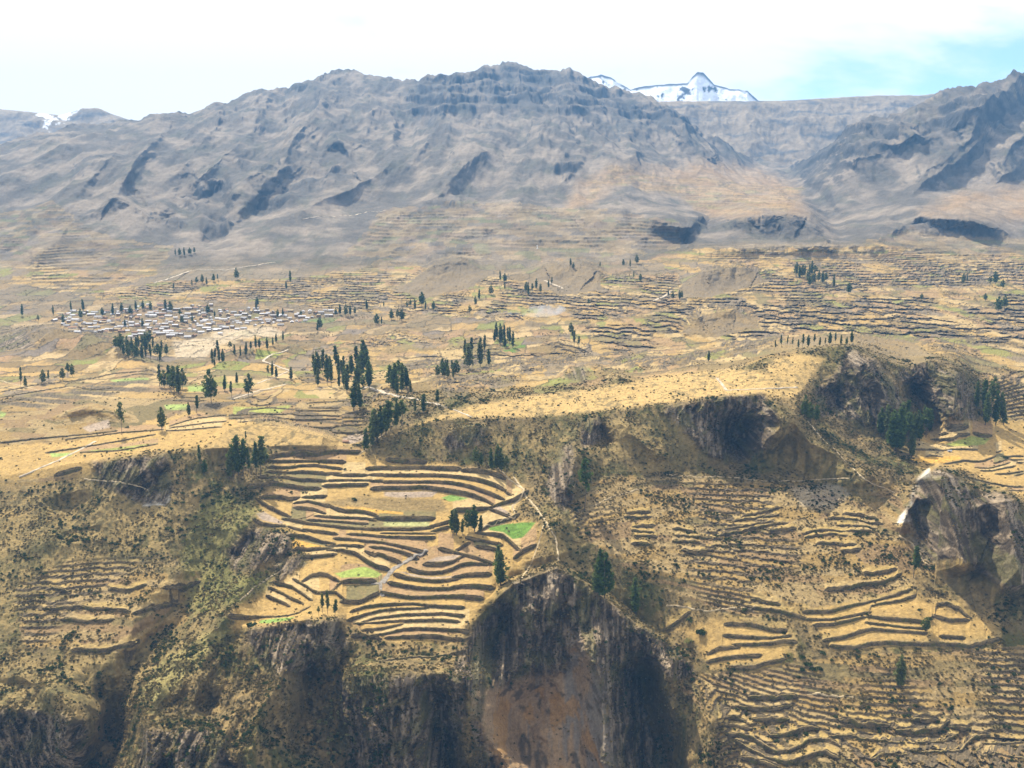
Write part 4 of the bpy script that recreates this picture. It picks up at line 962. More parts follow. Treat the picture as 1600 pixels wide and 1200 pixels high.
# ------------------------------------------------------------------ roads, paths, the stone channel
def ribbon(name, pts, width, mat, lift=.25):
    P = []
    for (ax, ay), (bx, by) in zip(pts[:-1], pts[1:]):
        n = max(2, int(math.hypot(bx - ax, by - ay) / 1.6))
        for k in range(n): P.append((ax + (bx - ax) * k / n, ay + (by - ay) * k / n))
    P.append(pts[-1])
    G = np.array([at(px + .9 * float(pn(np.array([k / 4.0]), np.array([ax])) [0]), py) for k, (px, py) in enumerate(P)], float)
    for c in range(3): G[:, c] = gauss1(G[:, c], 1.2)
    t_ = np.gradient(G[:, :2], axis=0); t_ /= np.linalg.norm(t_, axis=1)[:, None] + 1e-6
    nrm = np.stack([-t_[:, 1], t_[:, 0]], -1)
    wv = width * (1 + .35 * fbm(np.arange(len(G)) / 3.0, np.arange(len(G)) * 0 + pts[0][0], 2, .5, 2))[:, None] / 2
    a = np.c_[G[:, :2] + nrm * wv, G[:, 2] + lift]; b = np.c_[G[:, :2] - nrm * wv, G[:, 2] + lift]
    a2 = a.copy(); b2 = b.copy(); a2[:, 2] -= 1.0; b2[:, 2] -= 1.0; a2[:, :2] += nrm * .4; b2[:, :2] -= nrm * .4
    n = len(G); v = np.concatenate([a2, a, b, b2]); f = []
    for r in range(3): f += [(r * n + k, (r + 1) * n + k, (r + 1) * n + k + 1, r * n + k + 1) for k in range(n - 1)]
    return struct(name, pymesh(name, v, f, mat))
for p, wd in [
  (B((1180,270),(1250,340),(1380,450),(1470,520),(1400,600),(1335,650),(1365,740),(1360,790),(1300,800)), 2.6), (B((1300,800),(1080,870),(1000,925)), 2.0),
  ([(803,745),(818,768),(835,792),(852,815),(868,842),(872,880)], 2.6), ([(852,815),(842,850),(830,880),(815,905)], 1.8), ([(1035,742),(1080,746),(1140,748),(1200,751),(1262,750),(1330,745)], 1.8),
  ([(560,708),(572,704),(580,692),(600,680)], 3.0), 
  (NN((390,290),(560,305),(650,325),(690,345)), 1.8), (V((1000,240),(1150,245),(1350,280),(1500,290)), 1.6), ([(1250,640),(1280,680),(1320,720),(1360,755),(1400,770)], 2.0),
  ([(1040,945),(1100,955),(1180,950)], 1.4), ([(925,790),(960,775),(1000,763)], 1.5), ([(0,595),(60,610),(120,605)], 2.0), ([(1405,835),(1425,850),(1442,875),(1456,888)], 1.8), ([(370,940),(400,915),(440,890)], 1.6)]:
    ribbon('path', p, wd * .75, M_PATH)
for p, wd in [([(470,345),(520,342),(560,336),(605,330)], 9), ([(240,445),(300,425),(350,425),(430,410)], 6), ([(560,612),(575,606),(600,616),(645,624),(690,633)], 6.0), ([(1120,590),(1135,610),(1185,608),(1245,605)], 3.0),
              ([(690,633),(715,642),(738,652)], 2.5), ([(30,745),(90,720),(150,690)], 3), ([(450,580),(430,590),(400,600)], 3), ([(450,545),(430,555),(410,565),(455,580)], 4), ([(850,438),(865,445),(880,452)], 6), ([(1020,472),(1035,465),(1050,455)], 6), ([(360,625),(400,612),(450,600)], 3.5)]:
    ribbon('road', p, wd, M_ROAD, .4)
ribbon('stone_channel', D((850,195),(750,240),(600,325),(500,390),(440,470),(370,550)), 5.0, M_STONEG, .5)
ribbon('stone_channel', D((280,520),(330,540),(370,560),(375,620),(385,680)), 4.0, M_STONEG, .45)

# ------------------------------------------------------------------ trees: a tapered trunk with limbs, a crown of leaf sprays
def trunk_mesh(name, h, r, limbs, seed):
    g = random.Random(seed); v = []; f = []
    def tube(pts, r0, r1, n=6):
        b = len(v)
        for k, p in enumerate(pts):
            t_ = k / (len(pts) - 1); rr = r0 + (r1 - r0) * t_
            for q in range(n):
                a = 2 * math.pi * q / n
                v.append((p[0] + rr * math.cos(a), p[1] + rr * math.sin(a), p[2]))
        for k in range(len(pts) - 1):
            for q in range(n):
                f.append((b + k * n + q, b + k * n + (q + 1) % n, b + (k + 1) * n + (q + 1) % n, b + (k + 1) * n + q))
    w = [(0, 0, -1.0)]
    for k in range(1, 6): w.append((w[-1][0] + g.uniform(-.02, .02) * h, w[-1][1] + g.uniform(-.02, .02) * h, h * .92 * k / 5))
    tube(w, r, r * .25)
    for k in range(limbs):
        z = h * g.uniform(.25, .8); a = g.uniform(0, 6.28); l = h * g.uniform(.08, .16)
        i_ = min(4, int(z / (h * .92) * 5)); c = w[i_]
        tube([(c[0], c[1], z), (c[0] + .5 * l * math.cos(a), c[1] + .5 * l * math.sin(a), z + l * .5), (c[0] + l * math.cos(a), c[1] + l * math.sin(a), z + l * 1.2)], r * .35, r * .1, 4)
    return pymesh(name, v, f, M_BARK)
def crown_mesh(name, h, plumes, n, seed, mat, leaf=.045):
    """plumes: (dx, dy, z0, z1, radius) as fractions of the height"""
    g = random.Random(seed); v = []; f = []
    tot = sum((p[3] - p[2]) * (p[4] + .02) for p in plumes)
    for dx, dy, z0, z1, rad in plumes:
        cnt = max(6, int(n * (z1 - z0) * (rad + .02) / tot))
        gaps = [(g.uniform(z0, z1), g.uniform(0, 6.28)) for _ in range(3)]
        for _ in range(cnt):
            t_ = g.random() ** .9; z = z0 + (z1 - z0) * t_
            env = rad * (math.sin(math.pi * min(1, t_ * .86 + .12)) ** .7) * (1 + .45 * math.sin(z * 27 + dx * 50 + seed) + .2 * math.sin(z * 61 + seed * 3))
            a = g.uniform(0, 6.28); rr = env * math.sqrt(g.uniform(.12, 1.05))
            if any(abs(z - gz) < .03 and math.cos(a - ga) > .2 for gz, ga in gaps): continue
            c = Vector((dx + rr * math.cos(a), dy + rr * math.sin(a), z)) * h
            s = leaf * h * g.uniform(.6, 1.35)
            ax = Vector((g.gauss(0, 1), g.gauss(0, 1), g.gauss(0, .6))).normalized(); bx = ax.cross(Vector((g.gauss(0, 1), g.gauss(0, 1), g.gauss(0, 1)))).normalized()
            b = len(v)
            up = Vector((0, 0, s * g.uniform(.2, .9)))
            v += [c - ax * s, c + bx * s * .55 + up * .3, c + ax * s + up, c - bx * s * .55]
            f.append((b, b + 1, b + 2, b + 3))
    return pymesh(name, v, f, mat)
H = 30.0
def plume_set(kind, seed):
    g = random.Random(seed)
    if kind == 'column': return [(0, 0, .10, 1.0, .085), (.05, .02, .12, .80, .06), (-.045, -.02, .14, .72, .06)] + [(g.uniform(-.07, .07), g.uniform(-.07, .07), g.uniform(.1, .3), g.uniform(.45, .75), .05) for _ in range(2)]
    if kind == 'slender': return [(0, 0, .28, 1.0, .065), (.03, .03, .35, .70, .06), (-.04, 0, .42, .62, .05), (0, -.03, .75, .97, .04)]
    if kind == 'bare': return [(0, 0, .50, 1.0, .13), (.09, .03, .55, .80, .10), (-.10, -.03, .48, .72, .09), (.03, -.06, .38, .50, .06)]
    if kind == 'broad': return [(0, 0, .18, 1.0, .20), (.14, .05, .2, .75, .15), (-.15, -.04, .16, .8, .16), (.02, .15, .2, .7, .14), (0, -.15, .2, .68, .14)]
    if kind == 'twin': return [(-.06, 0, .10, .90, .085), (.07, .02, .10, 1.0, .085), (.0, -.05, .08, .7, .08), (.12, 0, .12, .7, .06), (-.12, .02, .12, .72, .06)]
PROTO = {}
for kind, n, r, lb in [('column', 560, .45, 6), ('slender', 320, .35, 6), ('bare', 340, .36, 7), ('broad', 560, .5, 8), ('twin', 800, .45, 8)]:
    PROTO[kind] = [(trunk_mesh('trunk', H, r, lb, 31 * s + len(kind)), crown_mesh('crown', H, plume_set(kind, s), n, 17 * s + n, M_LEAF, .05 if kind != 'broad' else .06)) for s in range(4)]
def tree(px, py, hpx, kind, label, group=None, wide=1.0, name='eucalyptus_tree'):
    p = at(px, py); dist = p.y
    h = hpx * dist / F * 1.03
    tm, cm = PROTO[kind][rnd.randrange(4)]
    e = empty(name, p); s = h / H
    e.scale = (s * wide, s * wide, s); e.rotation_euler = (0, 0, rnd.uniform(0, 6.28)); e.rotation_euler = (rnd.gauss(0, .035), rnd.gauss(0, .035), e.rotation_euler[2])
    obj('trunk', tm, e); obj('crown', cm, e)
    tag(e, label, 'tree', group)
    return e
def grove(where, group, look, trees, kinds, mixed=True):
    """trees: (px, py, height in pixels); told apart by their order from the left"""
    ts = sorted(trees)
    for k, tr in enumerate(ts):
        kd = tr[3] if len(tr) > 3 else (rnd.choice(['bare', 'broad', 'slender']) if mixed and rnd.random() < .28 else kinds[k % len(kinds)])
        lab = f'{look} eucalyptus, {nth(k)} from left {where}' if len(ts) > 1 else f'{look} eucalyptus {where}'
        tree(tr[0], tr[1], tr[2], kd, lab, group, wide=(tr[4] if len(tr) > 4 else 1.0) * rnd.uniform(.8, 1.35) * (.75 if kd == 'broad' else 1.0))
def scatter_grove(n, poly, h0, h1, seed, gap=0):
    g = random.Random(seed); out = []; xs = [q[0] for q in poly]; ys = [q[1] for q in poly]; tries = 0
    while len(out) < n and tries < 4000:
        tries += 1
        x, y = g.uniform(min(xs), max(xs)), g.uniform(min(ys), max(ys))
        if inpoly(poly, np.array([x]), np.array([y]))[0] and all(abs(x - o_[0]) > gap or abs(y - o_[1]) > gap for o_ in out): out.append((x, y, g.uniform(h0, h1)))
    return out
# the near slope
tree(930, 932, 66, 'column', 'dense dark eucalyptus, left of the pair above the canyon cliff', 'tall pair above the canyon cliff', 1.15)
tree(944, 936, 82, 'twin', 'tall twin-crowned eucalyptus, right of the pair above the canyon cliff', 'tall pair above the canyon cliff', 1.0)
tree(993, 960, 62, 'column', 'single narrow eucalyptus to the right of the tall pair above the cliff', None, 1.1)
tree(913, 797, 82, 'bare', 'tall thin eucalyptus with bare trunk on the scrub beside the rock pinnacle', None, .8)
tree(782, 915, 66, 'twin', 'bushy dark eucalyptus at the right end of the lower terraces', None, 1.15)
grove('in the clump beside the bright green field', 'clump beside the bright green field', 'small dark', [(706,832,36),(714,836,42),(722,834,24),(732,830,34),(741,831,42),(750,830,28)], ['column'])
grove('on the little green plot over the cliff', 'saplings on the plot over the cliff', 'thin young', [(499,962,16),(504,958,34),(513,960,40),(523,963,30)], ['slender'])
grove('in the dark clump on the left terraces', 'clump on the left terraces', 'tall dark', [(358,748,44),(365,746,52),(372,742,64),(380,742,58),(390,745,46),(401,742,52),(408,744,62),(414,738,36)], ['column', 'slender'])
grove('by the scrub left of the dark clump', 'pair left of the dark clump', 'small', [(312,732,36),(320,742,24)], ['slender'])
tree(384, 690, 16, 'slender', 'thin dead-looking eucalyptus on the straw hump behind the dark clump', None, 1.0)
tree(191, 679, 52, 'bare', 'lone leaning eucalyptus standing on the left field wall', None, .75)
tree(253, 673, 38, 'broad', 'lone rounded eucalyptus right of the leaning one on the field wall', None, .7)
grove('below the bend of the road', 'grove below the bend of the road', 'dark', [(573,706,36),(582,688,44),(590,690,50),(597,684,48),(604,680,52),(611,676,46),(619,672,46),(627,668,40),(583,700,34)], ['column'])
grove('beyond the road bend', 'pair beyond the road bend', 'small', [(648,650,26),(661,646,30)], ['column'])
tree(684, 634, 26, 'slender', 'small lone eucalyptus at the end of the road', None, 1.4)
tree(553, 642, 46, 'column', 'dark eucalyptus in front of the dense forest, left one', 'pair in front of the forest', 1.2)
tree(563, 640, 40, 'column', 'dark eucalyptus in front of the dense forest, right one', 'pair in front of the forest', 1.2)
grove('in the dense dark forest by the road', 'dense forest by the road', 'slender dark', scatter_grove(34, [(482,600),(492,585),(530,575),(578,572),(582,600),(570,622),(520,610)], 26, 40, 5, 4), ['column', 'slender', 'column'])
grove('in the clump right of the dense forest', 'clump right of the dense forest', 'dark', [(610,608,34),(616,612,44),(622,606,40),(628,614,46),(634,608,34),(641,616,22),(620,618,30)], ['column'])
tree(330, 632, 52, 'broad', 'big rounded eucalyptus among the green plots on the left', None, .75)
tree(388, 620, 36, 'broad', 'rounded eucalyptus right of the big one on the green plots', None, .7)
grove('in the row above the green plots', 'row above the green plots', 'dark', [(249,604,34),(256,608,28),(266,606,36),(273,612,40),(280,616,44),(284,608,32)], ['column', 'broad'])
grove('among the green plots', 'small trees among the green plots', 'small', [(296,650,22),(307,646,28),(352,612,24),(362,622,26),(370,600,18)], ['column', 'slender'])
grove('on the far left field edge', 'trees on the far left field edge', 'grey-green', [(33,604,30),(40,606,18),(68,600,22),(76,598,18),(98,594,18),(106,590,22),(114,588,20)], ['broad', 'column'])
grove('in the wood below the village', 'wood below the village', 'slender green', scatter_grove(26, [(180,540),(235,545),(275,555),(262,572),(225,566),(182,560)], 16, 26, 8, 4), ['slender', 'column'])
grove('along the knoll right of the village wood', 'row along the knoll', 'slender green', scatter_grove(22, [(318,572),(345,548),(380,552),(410,545),(440,528),(446,532),(412,552),(370,560),(330,580)], 13, 22, 9, 4), ['column'])
grove('on the slope above the dense forest', 'trees on the slope above the forest', 'small', [(418,590,18),(425,588,24),(431,592,18),(454,594,20)], ['column'])
grove('in the clump amid the stepped plots', 'clump amid the stepped plots', 'dark', scatter_grove(9, [(675,592),(690,582),(712,582),(716,594),(695,600)], 18, 28, 10, 4), ['broad', 'column'])
grove('beside the green plot at mid valley', 'trees beside the mid-valley green plot', 'tall', [(728,568,34),(733,578,40),(738,560,28),(750,572,44),(757,558,30),(764,574,26)], ['slender', 'column'])
grove('in the clump above the stepped plots', 'clump above the stepped plots', 'dark', scatter_grove(9, [(766,532),(782,528),(800,534),(802,545),(780,548)], 18, 28, 11, 4), ['column'])
grove('along the gully in the mid-valley terraces', 'line in the mid-valley gully', 'grey-green', [(892,522,18),(895,532,22),(898,543,24),(904,549,20)], ['column'])
grove('under the cliff at the top tier', 'trees under the cliff at the top tier', 'dark', [(744,727,28),(752,730,22),(768,738,36),(776,736,42),(783,738,38),(790,742,30)], ['column'])
grove('in the big wood below the dark cliffs', 'wood below the dark cliffs', 'tall dark', [(1376,682,44),(1384,690,54),(1392,700,58),(1399,706,66),(1406,690,60),(1414,682,58),(1420,700,54),(1428,688,48),(1436,690,44),(1446,684,46),(1452,676,36),(1424,715,44),(1386,672,38),(1441,672,38)], ['column', 'slender', 'bare', 'column', 'twin'], False)
grove('in the wood beside the right-edge terraces', 'wood beside the right-edge terraces', 'tall dark', [(1526,640,42),(1534,652,56),(1540,664,50),(1548,650,58),(1555,664,52),(1562,660,46),(1568,664,34)], ['column', 'slender', 'column', 'bare'], False)
grove('on the shoulder beside the cliff top', 'trees beside the cliff top', 'small', [(1258,652,36),(1266,656,30),(1275,660,28)], ['broad', 'column'])
grove('in the row on the hill behind the dark cliffs', 'row on the hill behind the cliffs', 'slender', [(1213 + 8.4 * k, 544 - 4 * (k > 6) - (k * 5 % 4), 12 + (k * 7 % 9)) for k in range(15)], ['column', 'slender'])
tree(1108, 566, 16, 'column', 'tiny eucalyptus on the mauve terraces left of the hill', None, 1.3)
tree(1405, 1076, 56, 'column', 'lone dark eucalyptus casting a long shadow above the wavy terraces', None, 1.25)
tree(1428, 905, 52, 'slender', 'lone greyish eucalyptus at the foot of the pale scree', None, 1.3)
tree(1447, 988, 24, 'broad', 'small spreading tree on the straw terraces', None, 1.1, 'small_tree')
# beyond: the valley, the village and the foot of the mountains
grove('in the copse on the right-hand terraces', 'copse on the right-hand terraces', 'grey-green', scatter_grove(14, [(1240,432),(1262,428),(1290,440),(1305,452),(1270,450)], 14, 22, 12, 4), ['broad', 'column'])
tree(1326, 461, 17, 'broad', 'single rounded tree right of the copse on the right-hand terraces', None, 1.0)
grove('at the right end of the valley', 'trees at the right end of the valley', 'hazy', [(1505,446,17),(1512,442,13),(1546,450,17),(1555,446,20),(1566,452,14),(1558,490,24),(1570,484,20),(1540,470,12),(1440,470,10)], ['broad'])
grove('in the village', 'trees in the village', 'dark', [(84,492,14),(112,488,16),(130,486,18),(128,500,16),(100,508,16),(160,496,14),(177,492,18),(190,490,16),(205,494,14),(213,488,16),(224,486,14),(236,488,16),(258,487,17),(268,488,16),(196,512,12),(224,514,14),(281,498,14),(325,492,14),(335,496,10),(434,497,14),(442,495,12),(470,494,8),(500,514,18),(497,516,12),(60,506,14),(34,496,18),(285,508,12),(300,505,10)], ['column', 'broad'])
grove('in the copse right of the village', 'copse right of the village', 'dark', [(524,494,12),(532,495,16),(540,496,18),(548,494,16),(555,492,12),(574,487,16),(590,508,18),(596,506,12)], ['broad', 'column'])
grove('on the terraces between village and smoke', 'trees on the terraces left of the smoke', 'hazy', [(612,500,16),(620,504,20),(628,502,18),(636,488,14),(648,486,16),(660,478,22),(664,484,14),(677,486,14),(642,478,10),(600,478,8)], ['column', 'broad'])
grove('by the cut bank above the smoke', 'trees by the cut bank above the smoke', 'hazy', [(782,440,16),(788,443,14),(822,458,16),(826,464,20),(832,462,16),(838,456,16),(844,460,14),(857,450,12),(862,448,14),(788,452,10),(768,462,14),(748,470,16),(744,478,14),(735,497,18),(920,478,10)], ['column', 'broad'])
grove('on the upper valley rim', 'trees on the upper valley rim', 'small hazy', [(892,416,12),(896,420,10),(975,418,10),(985,420,12),(995,414,14),(990,438,12),(1000,442,12),(1052,468,12),(1061,470,14),(1066,470,12),(1044,462,10),(938,418,8)], ['column', 'broad'])
grove('at the mouth of the left ravine', 'trees at the mouth of the left ravine', 'blue-green', [(274,402,10),(281,404,12),(289,404,13),(297,402,11),(304,400,9),(300,450,12),(308,448,14),(316,444,14),(324,446,12),(333,442,12),(341,440,10),(270,456,12),(370,438,18),(455,448,22),(448,452,12),(402,478,14),(400,486,14)], ['broad', 'column'])

# ------------------------------------------------------------------ shrubs
def shrub_mesh(name, n, seed, mat, leaf=.30, flat=.75, r=1.0):
    g = random.Random(seed); v = []; f = []
    lobes = [(0, 0, .45, .75)] + [(g.uniform(-.55, .55), g.uniform(-.55, .55), g.uniform(.2, .6), g.uniform(.3, .55)) for _ in range(4)]
    for _ in range(n):
        lx, ly, lz, lr = lobes[g.randrange(len(lobes))]
        d = Vector((g.gauss(0, 1), g.gauss(0, 1), abs(g.gauss(.25, 1)))).normalized() * lr * g.uniform(.7, 1.08)
        c = Vector((lx + d.x, ly + d.y, max(0, (lz + d.z) * flat))) * r
        s = leaf * r * g.uniform(.6, 1.2); nrm = (d + Vector((g.gauss(0, .4), g.gauss(0, .4), g.gauss(0, .4)))).normalized()
        ax = nrm.cross(Vector((g.gauss(0, 1), g.gauss(0, 1), g.gauss(0, 1)))).normalized(); bx = nrm.cross(ax)
        b = len(v); v += [c - ax * s, c + bx * s * .7, c + ax * s, c - bx * s * .7]; f.append((b, b + 1, b + 2, b + 3))
    return pymesh(name, v, f, mat)
SHR = {'green': [shrub_mesh('shrub', 70, s, M_BUSHG) for s in range(3)], 'pale': [shrub_mesh('shrub', 60, s + 9, M_PALEB) for s in range(3)], 'dry': [shrub_mesh('shrub', 60, s + 19, M_TUFT) for s in range(3)]}
def shrub(px, py, r, kind, label, group=None):
    p = at(px, py)
    o = obj('shrub', SHR[kind][rnd.randrange(3)], loc=p - Vector((0, 0, .15 * r)))
    o.rotation_euler = (0, 0, rnd.uniform(0, 6.28)); o.scale = (r, r, r * rnd.uniform(.8, 1.15))
    tag(o, label, 'shrub', group); return o
shrub(1078, 972, 4.6, 'green', 'green bush at the head of the ledge, upper of three', 'three bushes on the canyon brink'); shrub(1097, 990, 6.4, 'green', 'big round dark green bush, largest of three on the brink', 'three bushes on the canyon brink'); shrub(1076, 1002, 4.6, 'pale', 'yellowish round bush, lowest of three on the brink', 'three bushes on the canyon brink')
for k, (x, y, r) in enumerate([(1252,1030,3.4),(1262,1040,3.6),(1270,1048,3.8),(1254,1048,3.2),(1278,1050,3.4),(1286,1022,3),(1248,1060,2.6)]):
    shrub(x, y, r, 'green', f'deep green bush, {nth(k)} of the damp thicket beside the straw spur', 'damp thicket beside the straw spur')
for k, (x, y, r) in enumerate([(1452,968,3.4),(1165,955,3.0),(1225,990,2.4),(1300,1035,2.4),(650,762,2.2),(552,782,3.6),(456,843,3.4),(392,978,4),(1570,716,4.2),(1300,1210,3),(890,862,2.6),(1010,905,2.6),(1060,820,2.6),(1330,900,2.8)]):
    shrub(x, y, r, 'green', 'round dark bush ' + ['beside the small spreading tree','on the path above the brown terraces','on the bank of the straw spur','under the lip of the straw spur','on the top tier wall above the ploughed strip','beside the yellow weeds on the middle hump','at the head of the ravine cliff','on the corner of the green ledge over the cliff','standing alone on the straw fields behind the rock ridge','at the foot of the wavy terraces','on the spine below the green field','on the scrub beside the narrow tree','on the scrub below the worn terraces','on the overgrown bank left of the greyish tree'][k])
g_ = random.Random(4)
def sprinkle(n, poly, r0, r1, kind, label, group, seed):
    for x, y, r in scatter_grove(n, poly, r0, r1, seed): shrub(x, y, r, kind, label, group)
sprinkle(120, [(330,770),(385,775),(410,790),(395,820),(355,860),(350,890),(385,895),(440,890),(400,930),(350,950),(310,960),(290,900),(280,850),(300,810)], 1.8, 3.6, 'pale', 'pale yellow-green shrub crowding the ravine left of the terraces', 'pale shrubs crowding the ravine', 51)
sprinkle(26, [(82,815),(140,800),(145,840),(110,860),(85,850)], 1.6, 3.2, 'green', 'dark green shrub in the thicket on the left slope', 'thicket on the left slope', 52)
sprinkle(34, [(262,775),(330,765),(395,752),(380,775),(310,800),(290,850),(262,830)], 1.8, 3.4, 'green', 'dark shrub in the shaded hollow below the left tree clump', 'shaded hollow below the left clump', 53)
sprinkle(40, [(385,1000),(520,985),(560,1020),(520,1090),(450,1060),(420,1100),(395,1060)], 1.5, 3.2, 'green', 'dark shrub on the shaded cliff under the green ledge', 'shrubs on the cliff under the ledge', 54)
sprinkle(40, [(480,1060),(520,1050),(560,1110),(570,1200),(520,1200),(480,1130)], 1.4, 2.8, 'pale', 'pale shrub in the gully below the central terraces', 'pale shrubs in the gully below the terraces', 55)
# ------------------------------------------------------------------ ground cover nobody could count: tussocks and low scrub
def cover(name, P, scale, src, seed):
    me = bpy.data.meshes.new(name); me.vertices.add(len(P)); me.vertices.foreach_set('co', np.asarray(P, np.float32).ravel())
    a = me.attributes.new('size', 'FLOAT', 'POINT'); a.data.foreach_set('value', np.asarray(scale, np.float32)); me.update()
    o = obj(name, me); o['kind'] = 'stuff'
    ng = bpy.data.node_groups.new(name + '_scatter', 'GeometryNodeTree')
    ng.interface.new_socket('Geometry', in_out='INPUT', socket_type='NodeSocketGeometry'); ng.interface.new_socket('Geometry', in_out='OUTPUT', socket_type='NodeSocketGeometry')
    gi = N(ng, 'NodeGroupInput'); go = N(ng, 'NodeGroupOutput'); mp_ = N(ng, 'GeometryNodeMeshToPoints'); ip = N(ng, 'GeometryNodeInstanceOnPoints')
    oi = N(ng, 'GeometryNodeObjectInfo'); oi.inputs['Object'].default_value = src; oi.inputs['As Instance'].default_value = True; oi.transform_space = 'ORIGINAL'
    at_ = N(ng, 'GeometryNodeInputNamedAttribute', data_type='FLOAT'); at_.inputs['Name'].default_value = 'size'
    rv = N(ng, 'FunctionNodeRandomValue', data_type='FLOAT_VECTOR'); rv.inputs['Max'].default_value = (0, 0, 6.28); rv.inputs['Seed'].default_value = seed
    ng.links.new(gi.outputs[0], mp_.inputs['Mesh']); ng.links.new(mp_.outputs['Points'], ip.inputs['Points']); ng.links.new(oi.outputs['Geometry'], ip.inputs['Instance'])
    ng.links.new(at_.outputs['Attribute'], ip.inputs['Scale']); ng.links.new(rv.outputs['Value'], ip.inputs['Rotation']); ng.links.new(ip.outputs['Instances'], go.inputs[0])
    md = o.modifiers.new('scatter', 'NODES'); md.node_group = ng
    return o
area = np.abs(np.gradient(YG, axis=0)) * np.gradient(XW, axis=1)
area = np.clip(area + .8 * (YG < 1300) * BELOW, 0, 6.0)
clump = sstep(-.25, .35, fbm(XW / 22, YG / 26, 3, .6, 600)) * .85 + .15
open_ = (1 - .97 * M_FIELD) * (1 - .93 * M_PLAT) * (1 - .5 * M_ROCK) * (1 - .9 * M_SCAR)
wgt = area * clump * open_ * (YG < 1300) * (1 - RISER) * (1 - .9 * shelf)
rs = np.random.RandomState(12)
def pick(w, n):
    w = (w / w.sum()).ravel(); ii = rs.choice(w.size, n, p=w)
    p = pwf[ii].astype(np.float64).copy(); p[:, 0] += rs.uniform(-.6, .6, n); return p
def proto(kind, label, px, py, r):
    return shrub(px, py, r, kind, label)
pd = proto('dry', 'rounded dry tussock on the bare ground below the plateau path', 960, 720, 1.6)
pg_ = proto('green', 'round olive bush on the bare slope left of the big cliff', 985, 740, 1.8)
cover('dry_scrub', pick(wgt, 95000), .35 + 1.3 * rs.uniform(0, 1, 95000) ** 2.2, pd, 3)
cover('dark_scrub', pick(wgt * sstep(.0, .3, fbm(XW / 40, YG / 40, 3, .6, 610)) + .01 * wgt, 14000), .5 + 1.9 * rs.uniform(0, 1, 14000) ** 2.5, pg_, 4)
wt = np.array(WALL_TUFTS); wk = fbm(wt[:, 0] / 9, wt[:, 1] / 9, 2, .5, 630) > -.12
wt = wt[wk]; cover('wall_weeds', wt, .3 + 1.1 * rs.uniform(0, 1, len(wt)) ** 2, pd, 5)
w2 = area * (M_FIELD * .02 + M_PLAT * .15) * (YG < 1300) * (1 - RISER)
cover('stubble_tufts', pick(w2, 3500), rs.uniform(.2, .45, 3500), pd, 6)
w3 = np.clip(np.abs(np.gradient(YG, axis=0)) * np.gradient(XW, axis=1), 0, 60) * ((YG > 1250) & (YG < 2600)) * sstep(.05, .35, fbm(XW / 70, YG / 120, 4, .6, 620)) * (1 - MT)
cover('valley_scrub', pick(w3, 5000), rs.uniform(.8, 1.9, 5000), pd, 7)
# ------------------------------------------------------------------ the village and other small buildings
def house_parts(w, d, h, rh):
    e = .35
    wall = [(-w,-d,-1),(w,-d,-1),(w,d,-1),(-w,d,-1),(-w,-d,h),(w,-d,h),(w,d,h),(-w,d,h),(-w,0,h+rh-.15),(w,0,h+rh-.15)]
    wf = [(0,1,5,4),(2,3,7,6),(1,2,6,9,5),(3,0,4,8,7)]
    W_, D_ = w + e, d + e; z0 = h - rh * e / d
    roof = [(-W_,-D_,z0),(W_,-D_,z0),(W_,0,h+rh),(-W_,0,h+rh),(-W_,D_,z0),(W_,D_,z0),(-W_,-D_,z0+.2),(W_,-D_,z0+.2),(W_,0,h+rh+.2),(-W_,0,h+rh+.2),(-W_,D_,z0+.2),(W_,D_,z0+.2)]
    rf = [(6,7,8,9),(9,8,11,10),(0,3,2,1),(3,4,5,2),(0,1,7,6),(4,10,11,5),(0,6,9,3),(3,9,10,4),(1,2,8,7),(2,5,11,8)]
    return wall, wf, roof, rf
HM = []
for (w, d, h, rh) in [(4.6,3.0,2.8,1.5),(6.4,3.2,3.0,1.6),(4.0,2.8,4.6,1.4),(8.5,3.6,3.2,1.8)]:
    wv, wf, rv, rf = house_parts(w, d, h, rh)
    HM.append((w, {m: pymesh('wall', wv, wf, m) for m in (M_PLASTER, M_ADOBE)}, {m: pymesh('roof', rv, rf, m) for m in (M_TIN, M_RUST, M_THATCH)}, d, h))
def box_mesh(name, x0, x1, y0, y1, z0, z1, mat):
    v = [(x, y, z) for z in (z0, z1) for y in (y0, y1) for x in (x0, x1)]
    return pymesh(name, v, [(0,2,3,1),(4,5,7,6),(0,1,5,4),(2,6,7,3),(0,4,6,2),(1,3,7,5)], mat)
DOOR = box_mesh('door', -.6, .6, -.08, .0, 0, 2.1, M_RUST)
def house(px, py, k, wm, rm, rot, label, group):
    w, wms, rms, d, h = HM[k]
    e = empty('house', at(px, py)); e.rotation_euler = (0, 0, rot)
    obj('wall', wms[wm], e); obj('roof', rms[rm], e); obj('door', DOOR, e, (0, -d, 0))
    tag(e, label, 'house', group); return e
hr = random.Random(21)
ROWS = [(480, [(215,262),(300,330)], 'topmost row of the village'), (486, [(180,330),(345,420)], 'second row from the top of the village'), (491, [(95,215),(235,330),(345,525)], 'third row from the top of the village'),
        (496, [(105,330),(345,522)], 'middle row of the village'), (502, [(85,130),(150,480)], 'row just below the middle of the village'), (508, [(100,440)], 'third row from the bottom of the village'),
        (514, [(105,385)], 'second row from the bottom of the village'), (520, [(115,345)], 'row next to the front of the village'), (526, [(205,305)], 'front row of the village')]
